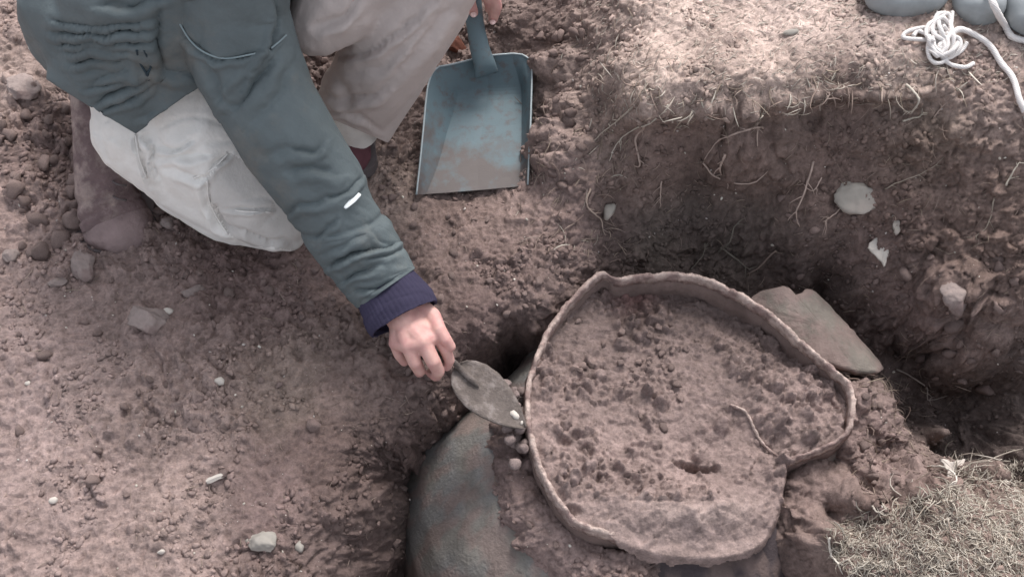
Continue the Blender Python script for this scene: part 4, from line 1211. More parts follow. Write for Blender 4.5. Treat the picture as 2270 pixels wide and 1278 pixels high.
# handle: a folded half pipe
hp = spline([P(1078, 165, .066), P(1074, 142, .084), P(1064, 110, .100), P(1056, 70, .118), P(1050, 30, .135), P(1046, -20, .155), P(1042, -80, .172)], 30)
hw_ = np.interp(np.linspace(0, 1, 30), [0, .2, .5, 1], [.020, .0165, .0135, .0135])
V = []; ns_ = 13
T = np.gradient(hp, axis=0); T /= np.linalg.norm(T, axis=1, keepdims=True)
for i in range(30):
    sd2 = np.cross(T[i], [0, 0, 1.0]); sd2 /= np.linalg.norm(sd2); nz3 = np.cross(sd2, T[i])
    for k in range(ns_):
        a = math.radians(-10 + 200 * k / (ns_ - 1))
        V.append(hp[i] + sd2 * math.cos(a) * hw_[i] + nz3 * (math.sin(a) * hw_[i] * (.6 * min(1, .12 + i / 9))))
Fq = [(i * ns_ + j, i * ns_ + j + 1, (i + 1) * ns_ + j + 1, (i + 1) * ns_ + j) for i in range(29) for j in range(ns_ - 1)]
hd = obj('handle', make_mesh('handle', np.array(V), Fq), M_SHOV, shovel)
sm_ = hd.modifiers.new('thickness', 'SOLIDIFY'); sm_.thickness = .002
V, F = tube(np.array(V).reshape(30, ns_, 3)[:, 0], .0014, 5, 0, 0)
obj('handle_edge', make_mesh('handle_edge', V, F), M_EDGE, shovel)

# ================================================================== TROWEL
trowel = empty('trowel', P(1080, 870, .0)); tag(trowel, 'leaf bladed trowel caked in earth, its point at the vessel lip', 'trowel')
M_TROW = simple_mat('earthy_steel', (.125, .103, .093), .85, .25, .3, 40, .9, 110, .004, col2=(.17, .145, .135), c2lo=.5, c2hi=.62, c2scale=40)
M_GRIP = simple_mat('trowel_grip', (.10, .08, .07), .7, .3, .15, 30)
hx = P(1012, 812, .030); tx = P(1163, 948, .008)
axis = tx - hx; L_ = np.linalg.norm(axis); axis /= L_
side = np.cross(axis, [0, 0, 1.0]); side /= np.linalg.norm(side); nrm = np.cross(side, axis)
prof = [(0, .004), (.03, .016), (.10, .026), (.22, .0335), (.38, .0365), (.55, .033), (.72, .0255), (.86, .016), (.95, .007), (1.0, .001)]
us = np.linspace(0, 1, 28); hwp = np.interp(us, [p[0] for p in prof], [p[1] for p in prof])
V = []; nc_ = 11
for u, hwv in zip(us, hwp):
    for k in range(nc_):
        v_ = -1 + 2 * k / (nc_ - 1)
        V.append(hx + axis * L_ * u + side * v_ * hwv + nrm * (.004 * (v_ * v_) - .003 * math.sin(math.pi * u) + .0035 * math.exp(-(v_ * 5) ** 2) * max(0, 1 - u * 2.5)))
V = np.array(V); V += nrm * (.0009 * fbm(V[:, 0] * 90, V[:, 1] * 90, 3, 3))[:, None]
Fq = [(i * nc_ + j, i * nc_ + j + 1, (i + 1) * nc_ + j + 1, (i + 1) * nc_ + j) for i in range(27) for j in range(nc_ - 1)]
tb = obj('blade', make_mesh('blade', V, Fq), M_TROW, trowel)
sm_ = tb.modifiers.new('thickness', 'SOLIDIFY'); sm_.thickness = .0024
TG0, TG1 = P(880, 765, .052), P(985, 795, .050)
V, F = tube(spline([TG1 - (TG1 - TG0) * .1, TG1 + (TG1 - TG0) * .06, P(1004, 800, .048), hx + axis * .006 + nrm * .006, hx + axis * .03 + nrm * .003, hx + axis * .045 + nrm * .000], 24), np.interp(np.linspace(0, 1, 24), [0, .5, .8, 1], [.0045, .0045, .0055, .002]), 8)
obj('tang', make_mesh('tang', V, F), M_TROW, trowel)
V, F = tube(spline([TG0, TG0 * .5 + TG1 * .5, TG1], 14), [.006, .010, .0115, .012, .012, .0115, .011, .0105, .0105, .011, .011, .0105, .009, .006], 12)
obj('grip', make_mesh('grip', V, F), M_GRIP, trowel)

# ================================================================== PERSON
M_SKIN, t_, b_ = new_mat('skin')
gco = t_.nodes.new('ShaderNodeTexCoord').outputs['Object']
n1 = noise_node(t_, 45, 4, .6, gco); n2 = noise_node(t_, 500, 3, .6, gco)
mx = N(t_, 'ShaderNodeMix', data_type='RGBA'); mr_ = N(t_, 'ShaderNodeMapRange'); mr_.inputs[1].default_value = .35; mr_.inputs[2].default_value = .65
t_.links.new(n1.outputs[0], mr_.inputs[0]); t_.links.new(mr_.outputs[0], mx.inputs[0]); mx.inputs[6].default_value = (.60, .37, .32, 1); mx.inputs[7].default_value = (.52, .27, .25, 1)
t_.links.new(mx.outputs[2], b_.inputs['Base Color']); b_.inputs['Roughness'].default_value = .55; b_.inputs['Specular IOR Level'].default_value = .35
b_.inputs['Subsurface Weight'].default_value = .12; b_.inputs['Subsurface Radius'].default_value = (.01, .004, .002); b_.inputs['Subsurface Scale'].default_value = .4
bump_chain(t_, b_, [(n2.outputs[0], .2, .0006)])
M_JACKET = simple_mat('teal_shell', (.108, .131, .137), .70, .35, .16, 14, .5, 150, .0022, weave=True, col2=(.17, .165, .15), c2lo=.55, c2hi=.8, c2scale=10)
M_SEAM = simple_mat('teal_seam', (.24, .295, .31), .8, .3, .08, 20)
M_DARKT = simple_mat('dark_teal_cord', (.03, .045, .055), .8, .2, .1, 20)
M_NAVY = simple_mat('navy_knit', (.045, .040, .070), .95, .1, .15, 20, .5, 500, .001)
M_OFFW = simple_mat('offwhite_cotton', (.76, .735, .70), .85, .2, .08, 16, .5, 150, .0022, weave=True, col2=(.68, .645, .60), c2lo=.52, c2hi=.72, c2scale=14)
M_BEIGE = simple_mat('beige_cotton', (.50, .435, .41), .88, .2, .08, 12, .5, 150, .0022, weave=True)
M_BOOT = simple_mat('dusty_boot', (.15, .105, .105), .85, .2, .25, 30, .8, 120, .003, col2=(.29, .225, .205), c2lo=.48, c2hi=.62, c2scale=20)
M_SOLE = simple_mat('rubber_sole', (.12, .10, .10), .85, .2, .15, 30)
M_SHOE = simple_mat('maroon_shoe', (.13, .055, .065), .8, .2, .15, 25)
M_HAIR = simple_mat('brown_hair', (.06, .035, .022), .6, .4, .3, 60, .6, 300, .002)
M_REFL, t_, b_ = new_mat('reflective_tab'); b_.inputs['Base Color'].default_value = (.85, .88, .88, 1); b_.inputs['Roughness'].default_value = .35


def PP(px, py, z): return P(px, py, z)


def blob(name, chains, voxel, mat, parent, smooth=6, disp=None, cut=None, extra=None, cols=None, raw=False):
    """one closed surface grown from chains of (point, radius[, squash]) by voxel remeshing"""
    sv, sf_ = ico(2)
    parts = []; o_ = 0; VV = []; FF = []
    for ch in chains:
        for i in range(len(ch) - 1):
            (p0, r0), (p1, r1) = ch[i][:2], ch[i + 1][:2]
            p0, p1 = np.asarray(p0, float), np.asarray(p1, float)
            n_ = max(2, int(np.linalg.norm(p1 - p0) / (.22 * min(r0, r1))) + 1)
            for k in range(n_):
                f = k / (n_ - 1) if n_ > 1 else 0
                VV.append(sv * (r0 + (r1 - r0) * f) + p0 + (p1 - p0) * f); FF.append(sf_ + o_); o_ += len(sv)
    if extra:
        for v, f in extra:
            VV.append(v); FF.append(np.asarray(f) + o_); o_ += len(v)
    me = make_mesh(name, np.concatenate(VV), np.concatenate(FF))
    tmp = bpy.data.objects.new(name, me); C.objects.link(tmp)
    m_ = tmp.modifiers.new('r', 'REMESH'); m_.mode = 'VOXEL'; m_.voxel_size = voxel; m_.use_smooth_shade = True
    m_ = tmp.modifiers.new('s', 'SMOOTH'); m_.iterations = smooth; m_.factor = .5
    dg = bpy.context.evaluated_depsgraph_get()
    new = bpy.data.meshes.new_from_object(tmp.evaluated_get(dg))
    bpy.data.objects.remove(tmp); bpy.data.meshes.remove(me)
    n_ = len(new.vertices)
    co = np.empty(n_ * 3, np.float32); new.vertices.foreach_get('co', co); co = co.reshape(-1, 3).astype(float)
    no = np.empty(n_ * 3, np.float32); new.vertices.foreach_get('normal', no); no = no.reshape(-1, 3).astype(float)
    if disp is not None:
        co = co + no * disp(co, no)[:, None]
        new.vertices.foreach_set('co', co.astype(np.float32).ravel())
    if cut:
        bm = bmesh.new(); bm.from_mesh(new)
        for pc, pn in cut:
            bmesh.ops.bisect_plane(bm, geom=bm.verts[:] + bm.edges[:] + bm.faces[:], plane_co=Vector(pc), plane_no=Vector(pn), clear_outer=True)
        bm.to_mesh(new); bm.free()
    new.name = name
    new.polygons.foreach_set('use_smooth', np.ones(len(new.polygons), bool)); new.update()
    if raw: return new
    o = obj(name, new, mat, parent)
    return o


def wrinkle(c, seed, a=.003, k=13.0, stretch=(1, 1)):
    """network of thin soft cloth creases, stronger in places"""
    t = c[:, 1] * .9 + c[:, 2] * .5
    x_, y_ = c[:, 0] * k * stretch[0], t * k * stretch[1]
    n_ = fbm(x_ + .6 * vn(x_ * .5, y_ * .5, seed + 3), y_, seed, 2); m_ = sstep(-.15, .3, vn(x_ * .45, y_ * .45, seed + 9))
    n2 = fbm(x_ * 2.2, y_ * 1.6, seed + 21, 2); m2 = sstep(0, .35, vn(x_ * .6, y_ * .6, seed + 29))
    return -a * m_ * np.exp(-(n_ / .075) ** 2) - a * .5 * m2 * np.exp(-(n2 / .08) ** 2) + a * .6 * n_


def ridged(x, y, seed, octv=2):
    return (1 - np.abs(fbm(x, y, seed, octv)) * 2.2)


def px_all(c):
    v = c - CAM; z = v @ FW
    return W / 2 + FX * (v @ RT) / z, H / 2 - FX * (v @ UP) / z, z


def creases(c, lst):
    """folds of cloth: a groove with a soft ridge at one side, running along each given line"""
    x, y, z = px_all(c); r = 0
    x, y = x + 9 * vn(x * .022, y * .022, 3) + 1.5 * vn(x * .06, y * .06, 4), y + 9 * vn(x * .022, y * .022, 5) + 1.5 * vn(x * .06, y * .06, 6)
    for q_, (line, dep, wd) in enumerate(lst):
        wd = wd * (.62 + .5 * ((q_ * 7919) % 13) / 13); dep = dep * (.75 + .6 * ((q_ * 104729) % 11) / 11)
        pl = spline(np.array([(a, b, 0.0) for a, b in line]), 24)
        x0, x1, y0, y1 = pl[:, 0].min() - 60, pl[:, 0].max() + 60, pl[:, 1].min() - 60, pl[:, 1].max() + 60
        k = np.nonzero((x > x0) & (x < x1) & (y > y0) & (y < y1))[0]
        if len(k) == 0: continue
        dx = x[k][:, None] - pl[:, 0]; dy = y[k][:, None] - pl[:, 1]; d2_ = dx * dx + dy * dy
        j = d2_.argmin(1); d = np.sqrt(d2_[np.arange(len(k)), j])
        tg = np.gradient(pl, axis=0)[j]; sg = np.sign(tg[:, 0] * dy[np.arange(len(k)), j] - tg[:, 1] * dx[np.arange(len(k)), j])
        f = np.sin(math.pi * np.clip((j + 1.5) / 26, 0, 1)) ** .6
        m = z[k] / FX; w_ = wd / m
        v = f * dep * (-np.exp(-(d / w_) ** 2) + .75 * np.exp(-((d - sg * 2.0 * w_ * .9) / (w_ * 1.3)) ** 2) * (sg > 0))
        vv_ = np.zeros(len(c)); vv_[k] = v; r = r + vv_
    return r if not np.isscalar(r) else np.zeros(len(c))


JACKC = [([(118, 48), (200, 58), (340, 44)], .009, .0055), ([(120, 78), (230, 74), (345, 66)], .009, .005), ([(130, 98), (240, 92), (350, 92)], .007, .0045), ([(150, 116), (230, 104), (290, 112)], .007, .0045),
         ([(165, 140), (235, 132), (310, 142)], .009, .005), ([(180, 162), (240, 148), (315, 150)], .009, .005), ([(200, 178), (250, 160), (320, 156)], .007, .0045), ([(214, 228), (262, 205), (330, 172)], .009, .005),
         ([(225, 240), (280, 222), (330, 196)], .007, .0045), ([(190, 195), (235, 188), (290, 168)], .007, .004), ([(225, 14), (320, 6), (380, -20)], .009, .006), ([(290, 262), (330, 252), (350, 240)], .004, .004),
         ([(352, 20), (350, 90), (362, 150)], .008, .006), ([(320, 150), (390, 160), (440, 170)], .005, .008)]
NEARC = [([(300, 298), (312, 350), (340, 415)], .006, .005), ([(318, 300), (340, 350), (352, 395)], .005, .004), ([(345, 328), (395, 332), (432, 312)], .004, .005), ([(355, 350), (410, 352), (460, 345)], .004, .005),
         ([(365, 378), (420, 388), (455, 392)], .004, .005), ([(460, 396), (464, 450), (512, 522)], .006, .005), ([(480, 460), (492, 500), (540, 520)], .004, .004), ([(500, 466), (550, 462), (605, 466)], .003, .004),
         ([(455, 390), (480, 365), (505, 340)], .004, .005), ([(540, 515), (590, 535), (650, 538)], .005, .005), ([(400, 300), (430, 270), (450, 230)], .002, .01)]
FARC = [([(765, 128), (830, 108), (905, 55), (960, 0)], .010, .007), ([(725, 205), (775, 225), (850, 205)], .006, .008), ([(700, 60), (760, 40), (800, -10)], .006, .008), ([(850, 195), (930, 110), (1000, 15)], .005, .008),
        ([(715, 246), (770, 246), (840, 285)], .005, .005), ([(790, 160), (850, 150), (930, 60)], .005, .007), ([(740, 175), (760, 200), (770, 235)], .004, .006)]
SLVC = [([(610, 0), (610, 50), (600, 108), (570, 160)], .008, .006), ([(372, 2), (392, 45), (420, 90), (455, 120), (500, 132), (550, 124), (598, 110)], .004, .005), ([(612, 118), (575, 175), (520, 240)], .006, .006), ([(560, 165), (530, 200), (500, 260)], .005, .007), ([(640, 150), (615, 210), (560, 270)], .004, .008), ([(590, 345), (640, 330), (700, 350)], .0035, .007),
        ([(650, 380), (700, 372), (740, 385)], .004, .006), ([(655, 330), (690, 335), (715, 320)], .003, .006), ([(735, 590), (790, 560), (872, 546)], .007, .0055), ([(760, 622), (800, 600), (850, 585)], .005, .005),
        ([(720, 560), (760, 545), (800, 520)], .004, .005), ([(800, 575), (850, 570), (890, 560)], .004, .004), ([(790, 650), (830, 640), (860, 620)], .004, .004), ([(700, 530), (730, 500), (750, 480)], .003, .005),
        ([(730, 440), (770, 425), (800, 395)], .004, .005), ([(640, 470), (690, 450), (760, 440)], .004, .006), ([(820, 500), (840, 530), (870, 540)], .003, .005), ([(450, 130), (480, 190), (500, 230)], .004, .008)]
person = None
# joints -------------------------------------------------------------
SH_Rt = P(480, -95, .52); EL_R = P(705, 400, .225); WR_R = P(872, 668, .088)
SH_L = np.array([-.27, .47, .56]); EL_L = np.array([-.10, .62, .38]); WR_L = P(1072, -95, .215)
PELV = np.array([-.53, .40, .34]); CHEST = np.array([-.35, .34, .50]); NECK = np.array([-.27, .33, .62])
HEADC = np.array([-.15, .30, .73])
KN_R = P(585, 462, .085); AN_R = P(250, 330, .07); HIP_R = np.array([-.52, .30, .33]); HIP_L = np.array([-.46, .50, .34])
KN_L = P(985, -110, .40); AN_L = P(782, 262, .10)

# ---- hands, fine surface
def hand_R():
    k = 1.0
    ch = []
    wr = WR_R; mcps = {'index': (P(968, 742, .082), .0125), 'middle': (P(938, 757, .090), .0135), 'ring': (P(905, 765, .085), .0125), 'little': (P(877, 760, .070), .011)}
    pw = P(893, 712, .092)
    ch.append([(wr, .028), (P(885, 695, .090), .026), (pw, .021)])
    for nm, (p, r) in mcps.items():
        ch.append([(P(890 + (p[0] - pw[0]) * 260, 690, .088), .018), (pw * .5 + p * .5, .0155), (p, r)])
    ch.append([(mcps['index'][0], .0125), (mcps['middle'][0], .0135), (mcps['ring'][0], .0125), (mcps['little'][0], .011)])
    fingers = {'index': [(968, 742, .082), (988, 775, .070), (996, 798, .052), (990, 812, .038)],
               'middle': [(938, 757, .090), (960, 800, .072), (972, 822, .050), (966, 832, .030), (955, 826, .022)],
               'ring': [(905, 765, .085), (920, 803, .066), (930, 820, .046), (930, 824, .028), (922, 815, .020)],
               'little': [(877, 760, .070), (885, 785, .052), (896, 800, .036), (898, 800, .024), (894, 792, .018)]}
    rad = {'index': (.0105, .0095, .0085, .0075), 'middle': (.0125, .0115, .0100, .0088, .0075), 'ring': (.0120, .0108, .0095, .0085, .0072), 'little': (.010, .009, .008, .0072, .0062)}
    for nm in fingers:
        ch.append([(P(*q), r) for q, r in zip(fingers[nm], rad[nm])])
    ch.append([(P(925, 680, .085), .018), (P(958, 700, .086), .0135), (P(974, 730, .094), .0105), (P(988, 752, .088), .0095), (P(1000, 768, .078), .0075)])
    return ch


def hand_L():
    ch = []
    pw = P(1068, -55, .19)
    ch.append([(WR_L, .027), (P(1070, -75, .205), .025), (pw, .021)])
    ch.append([(P(1045, -50, .19), .014), (P(1100, -50, .185), .014)])
    f = {'a': [(1040, -45, .19), (1034, -15, .172), (1042, 8, .155), (1050, 28, .146)], 'b': [(1078, -40, .205), (1092, -12, .182), (1100, 15, .158), (1093, 42, .132)],
         'c': [(1060, -35, .205), (1074, -14, .188), (1086, 2, .168), (1084, 20, .145)], 'd': [(1050, -45, .18), (1036, -24, .158), (1044, -10, .138), (1056, -4, .130)]}
    r = {'a': (.012, .0115, .0105, .0085), 'b': (.0125, .012, .011, .009), 'c': (.0125, .0115, .0105, .008), 'd': (.011, .010, .009, .008)}
    for k in f: ch.append([(P(*q), rr) for q, rr in zip(f[k], r[k])])
    return ch


hr = blob('hr', hand_R(), .0019, None, None, 3, raw=True)
hl = blob('hl', hand_L(), .0024, None, None, 3, raw=True)
body_ch = [[(PELV, .12), (PELV * .5 + CHEST * .5, .105), (CHEST, .12), (CHEST * .4 + NECK * .6, .08), (NECK, .05), (HEADC + [-.03, 0, -.06], .05)],
           [(SH_Rt, .045), (CHEST, .10), (SH_L, .055)],
           [(SH_Rt, .045), (P(500, -60, .44), .045), (P(568, 180, .325), .042), (P(634, 300, .27), .038), (P(703, 402, .218), .038), (P(803, 562, .13), .032), (WR_R, .026)], [(SH_L, .05), (EL_L, .038), (WR_L, .027)],
           [(HIP_R, .08), (P(480, 350, .15), .05), (KN_R, .04)], [(P(500, 440, .08), .04), (AN_R, .03)], [(HIP_L, .08), (P(760, -40, .38), .06), (KN_L, .05), (P(845, 140, .22), .046), (AN_L, .036)],
           [(HEADC + [0, 0, .015], .083), (HEADC + [-.03, 0, .03], .085)], [(HEADC + [.05, -.01, -.05], .045), (HEADC + [.02, 0, -.04], .06)],
           [(HEADC + [.085, -.02, -.005], .012), (HEADC + [.098, -.022, -.022], .013)],
           [(HEADC + [-.01, -.085, -.01], .016), (HEADC + [-.015, -.086, -.03], .012)], [(HEADC + [-.01, .085, -.01], .016), (HEADC + [-.015, .086, -.03], .012)]]
bd = blob('bd', body_ch, .007, None, None, 4, raw=True)
bm = bmesh.new()
for m_ in (bd, hr, hl): bm.from_mesh(m_)
bme = bpy.data.meshes.new('person'); bm.to_mesh(bme); bm.free()
bme.polygons.foreach_set('use_smooth', np.ones(len(bme.polygons), bool))
person = obj('person', bme, M_SKIN)
tag(person, 'kneeling person in a teal jacket, trowel in one hand and shovel in the other', 'person')
# face details and hair
for s_, nm in ((-1, 'eye'), (1, 'eye')):
    v, f = ico(2); obj('eye', make_mesh('eye', v * .012 + (HEADC + [.072, -.015 + s_ * .032, .005]), f), simple_mat('eye_white', (.7, .7, .7), .3), person)
v, f = stone_shape((.02, .026, .007), 5, 2, .05, 0); obj('mouth', make_mesh('mouth', v + (HEADC + [.088, -.02, -.055]), f), simple_mat('lips', (.45, .18, .16), .5), person)
hair = blob('hair', [[(HEADC + [-.02, 0, .035], .096), (HEADC + [-.05, 0, .0], .092), (HEADC + [-.075, 0, -.04], .06)], [(HEADC + [-.12, 0, -.01], .03), (HEADC + [-.16, 0, -.06], .028), (HEADC + [-.17, 0, -.13], .016)]], .006, M_HAIR, person, 3,
            disp=lambda c, n: .004 * fbm(c[:, 1] * 90, c[:, 0] * 12, 3, 2), cut=[(HEADC + [.055, 0, 0], (1, 0, 0))])

# nails of the shovel hand
for q in ((1050, 36, .150), (1092, 52, .134)):
    v, f = ico(2); obj('nail', make_mesh('nail', v * np.array([.0055, .006, .0022]) + P(*q) + np.array([0, -.001, .004]), f), simple_mat('nail', (.70, .50, .47), .35), person)

# ---- trousers: white lit kneeling leg and beige far leg are one garment, its difference in light put into two cloth colours
def leg_disp(c, n):
    u = c @ np.array([.78, -.55, -.3]); v = c @ np.array([.45, .75, .3])
    return .0035 * ridged(u * 14 + v * 6, v * 40 + u * 6, 5) - .002 + .002 * fbm(c[:, 0] * 30, c[:, 1] * 30, 8, 2)


near_ch = [[(HIP_R, .105), (P(470, 330, .17), .092), (P(560, 430, .115), .074), (P(612, 478, .082), .056), (P(638, 512, .058), .032)],
           [(P(305, 310, .115), .050), (P(400, 400, .09), .056), (P(500, 460, .075), .056), (P(600, 500, .06), .042)],
           [(HIP_R, .10), (P(330, 280, .19), .09), (P(400, 360, .14), .075), (P(520, 440, .10), .066)],
           [(P(275, 262, .14), .045), (P(420, 330, .16), .085)]]
tr_near = blob('trouser_leg', near_ch, .0042, M_OFFW, person, 10, disp=lambda c, n: .003 * fbm(c[:, 0] * 9, c[:, 1] * 9 + c[:, 2] * 6, 9, 3) + wrinkle(c, 5, .0025, 10, (1, 1.4)) + 1.7 * creases(c, NEARC))
M_PATCH = simple_mat('grey_knee_panel', (.56, .535, .51), .85, .2, .1, 16, .5, 150, .0022, weave=True)
tr_near.data.materials.append(M_PATCH)
mi = np.zeros(len(tr_near.data.polygons), np.int32); ctr = np.empty(len(mi) * 3, np.float32); tr_near.data.polygons.foreach_get('center', ctr); ctr = ctr.reshape(-1, 3).astype(float)
qx, qy, _z = px_all(ctr); poly_ = [(505, 335), (458, 398), (464, 440), (508, 522), (560, 545), (660, 555), (700, 500), (600, 400)]
ins = np.zeros(len(mi), bool); j_ = len(poly_) - 1
for i_ in range(len(poly_)):
    (xa, ya), (xb, yb) = poly_[i_], poly_[j_]
    ins ^= ((ya > qy) != (yb > qy)) & (qx < (xb - xa) * (qy - ya) / (yb - ya + 1e-9) + xa); j_ = i_
mi[ins] = 1; tr_near.data.polygons.foreach_set('material_index', mi)
tr_near['label'] = 'off white trouser leg, knee on the ground'
far_ch = [[(HIP_L, .11), (P(775, -60, .38), .080), (P(900, -105, .40), .078), (KN_L, .076)],
          [(KN_L, .076), (P(905, 40, .31), .072), (P(845, 140, .22), .070), (P(795, 215, .145), .066), (P(780, 262, .09), .060), (P(782, 310, .06), .056)],
          [(P(700, 60, .33), .045), (P(760, -10, .36), .07)], [(P(970, 10, .30), .05), (P(870, 180, .16), .05), (P(838, 290, .075), .026)]]
hem_n = np.cross(P(850, 312, .07) - P(708, 252, .09), CAM - P(780, 280, .08)); hem_n /= np.linalg.norm(hem_n)
if hem_n @ (P(780, 400, .0) - P(780, 270, .09)) < 0: hem_n = -hem_n
tr_far = blob('trouser_leg', far_ch, .0045, M_BEIGE, person, 10, disp=lambda c, n: .003 * fbm(c[:, 0] * 9, c[:, 1] * 9 + c[:, 2] * 6, 9, 3) + wrinkle(c, 15, .0016, 8, (1.5, .8)) + 1.3 * creases(c, FARC),
              cut=[(P(779, 282, .08), hem_n)])
tr_far['label'] = 'beige trouser leg bent with the foot planted'

# ---- jacket
def jdisp(c, n):
    s_ = c[:, 0]; t = c[:, 1] * SA + c[:, 2] * CA
    left = sstep(-.30, -.48, s_)
    pleat = vn(s_ * 4 + .3 * t, t * 26 - s_ * 9 + 1.0 * vn(s_ * 9, t * 9, 4), 35)
    return left * .005 * pleat + .003 * fbm(s_ * 14, t * 14, 7, 2) + wrinkle(c, 25, .002, 9, (.8, 1.6)) + creases(c, JACKC)


hemA, hemB, hemC = P(228, 248, .20), P(300, 292, .235), P(442, 188, .30)
viewn = CAM - hemB; viewn /= np.linalg.norm(viewn)
nA = np.cross(hemB - hemA, viewn); nA /= np.linalg.norm(nA)
nC = np.cross(hemC - hemB, viewn); nC /= np.linalg.norm(nC)
mid_ = P(300, 100, .3)
if (mid_ - hemA) @ nA > 0: nA = -nA
if (mid_ - hemC) @ nC > 0: nC = -nC
jk_ch = [[(SH_Rt + [-.02, .05, .0], .095), (CHEST, .14), (SH_L, .08)],
         [(CHEST, .145), (P(330, -20, .40), .13), (P(300, 60, .34), .125), (P(280, 150, .29), .11), (P(320, 240, .22), .10), (P(350, 300, .19), .09)],
         [(PELV, .15), (P(250, 0, .36), .13), (P(225, 60, .30), .105), (P(250, 130, .25), .09), (P(290, 210, .2), .075)],
         [(P(400, 60, .36), .09), (P(420, 150, .31), .07), (P(400, 230, .26), .07)],
         [(NECK + [-.02, 0, -.02], .07), (CHEST, .12)]]
jacket = blob('jacket', jk_ch, .0042, M_JACKET, person, 10, disp=jdisp, cut=[(hemA, nA), (hemC, nC)])
js = jacket.modifiers.new('thickness', 'SOLIDIFY'); js.thickness = .004; js.offset = 1


def loft(stations, nu, nv_, fold):
    """stations: (px, py, z, half width px, depth ratio). fold(u, a) gives relief in metres"""
    cs = np.array([P(a, b, z) for a, b, z, _, _ in stations]); ws = np.array([h_ * PS(a, b, z) for a, b, z, h_, _ in stations]); rs = np.array([r for *_, r in stations])
    cp_ = spline(cs, nu); wp = spline(np.stack([ws, rs], 1), nu)
    T = np.gradient(cp_, axis=0); T /= np.linalg.norm(T, axis=1, keepdims=True)
    V = []
    for i in range(nu):
        vw = CAM - cp_[i]; vw /= np.linalg.norm(vw)
        sd3 = np.cross(T[i], vw); sd3 /= np.linalg.norm(sd3); up3 = np.cross(sd3, T[i])
        a = np.linspace(0, 2 * math.pi, nv_, endpoint=False)
        r = wp[i, 0] + fold(i / (nu - 1), a)
        V.append(cp_[i] + sd3 * (np.cos(a) * r)[:, None] + up3 * (np.sin(a) * r * wp[i, 1])[:, None])
    V = np.concatenate(V); F = []
    for i in range(nu - 1):
        k = np.arange(nv_); F.append(np.stack([i * nv_ + k, i * nv_ + (k + 1) % nv_, (i + 1) * nv_ + (k + 1) % nv_, (i + 1) * nv_ + k], 1))
    return V, np.concatenate(F), (cp_, wp, T)


def fold_sleeve(u, a):
    ca, sa = np.cos(a), np.sin(a)
    r = .0022 * fbm(ca * 1.6 + 20 + u * 6, sa * 1.6 + u * 9, 3, 3)
    # compression folds round the elbow and near the cuff, slanting
    return r * 1.6 - .0035 * np.exp(-((u - (.685 - .035 * ca)) / .010) ** 2) + .002 * np.exp(-((u - (.715 - .035 * ca)) / .016) ** 2)
    amp = .0045 * math.exp(-((u - .60) / .13) ** 2) + .0060 * math.exp(-((u - .90) / .12) ** 2) + .0030 * math.exp(-((u - .25) / .14) ** 2) + .0012
    r = r + amp * ridged(ca * .9 + 3 * u + 5, u * 30 + ca * 2.4 + 1.4 * np.sin(a * 1.5 + u * 14), 77, 2) - amp * .6
    # elastic band round the forearm
    r = r - .0035 * np.exp(-((u - (.685 - .035 * ca)) / .010) ** 2) + .002 * np.exp(-((u - (.715 - .035 * ca)) / .016) ** 2)
    return r


st_r = [(470, -150, .50, 150, .8), (500, -60, .46, 142, .85), (518, 50, .40, 126, .85), (568, 180, .335, 114, .9), (634, 300, .28, 106, .92), (703, 402, .225, 98, .92), (748, 484, .180, 88, .92), (803, 562, .135, 87, .9), (842, 618, .108, 79, .9), (856, 638, .100, 74, .9)]
V, F, info = loft(st_r, 320, 150, fold_sleeve)
ctr_ = np.repeat(info[0], 150, 0); nrm_ = V - ctr_; nrm_ /= np.linalg.norm(nrm_, axis=1, keepdims=True)
fr_ = np.tile(np.sin(np.linspace(0, 2 * math.pi, 150, endpoint=False)) > -.25, 320)
V = V + nrm_ * (1.45 * creases(V, SLVC) * fr_ + wrinkle(V, 35, .0014, 9, (1, 1.2)))[:, None]
slv = obj('sleeve', make_mesh('sleeve', V, F), M_JACKET, jacket)
sm_ = slv.modifiers.new('thickness', 'SOLIDIFY'); sm_.thickness = .003; sm_.offset = 0
SV = V.reshape(320, 150, 3)
def fold_l(u, a): return .004 * ridged(np.cos(a) + u * 5, u * 16 + np.sin(a), 5, 2) - .002
cl = [SH_L, SH_L * .4 + EL_L * .6, EL_L, EL_L * .5 + WR_L * .5, WR_L + (EL_L - WR_L) * .12]
Vl, Fl = tube(spline(cl, 60), np.interp(np.linspace(0, 1, 60), [0, .5, 1], [.08, .065, .05]), 40, cap=False)
Vl = np.asarray(Vl); obj('sleeve', make_mesh('sleeve', Vl, Fl), M_JACKET, jacket)
# seams and tab on the sleeve: narrow raised tapes following its surface
def on_sleeve(px, py, lift=.0015):
    i = np.argmin((PXM[0] - px) ** 2 + (PXM[1] - py) ** 2 + (~FRONT) * 1e9)
    q = SV.reshape(-1, 3)[i]; vw = CAM - q; return q + vw / np.linalg.norm(vw) * lift
vv = SV.reshape(-1, 3) - CAM; zz = vv @ FW
PXM = (W / 2 + FX * (vv @ RT) / zz, H / 2 - FX * (vv @ UP) / zz)
FRONT = np.tile((np.sin(np.linspace(0, 2 * math.pi, 150, endpoint=False)) > -.02), 320)
def seam(pp, r, mat, name='seam', parent=None, n=40, flat=1.0, lift=.0065):
    p = spline([on_sleeve(a, b, lift) for a, b in pp], n)
    V, F = tube(p, r, 6, 1, .0, flat=flat); return obj(name, make_mesh(name, V, F), mat, parent or slv)
seam([(372, 2), (392, 45), (420, 90), (455, 120), (500, 132), (550, 124), (598, 110)], .0013, M_SEAM)
seam([(600, 110), (620, 92), (636, 78)], .0013, M_SEAM)
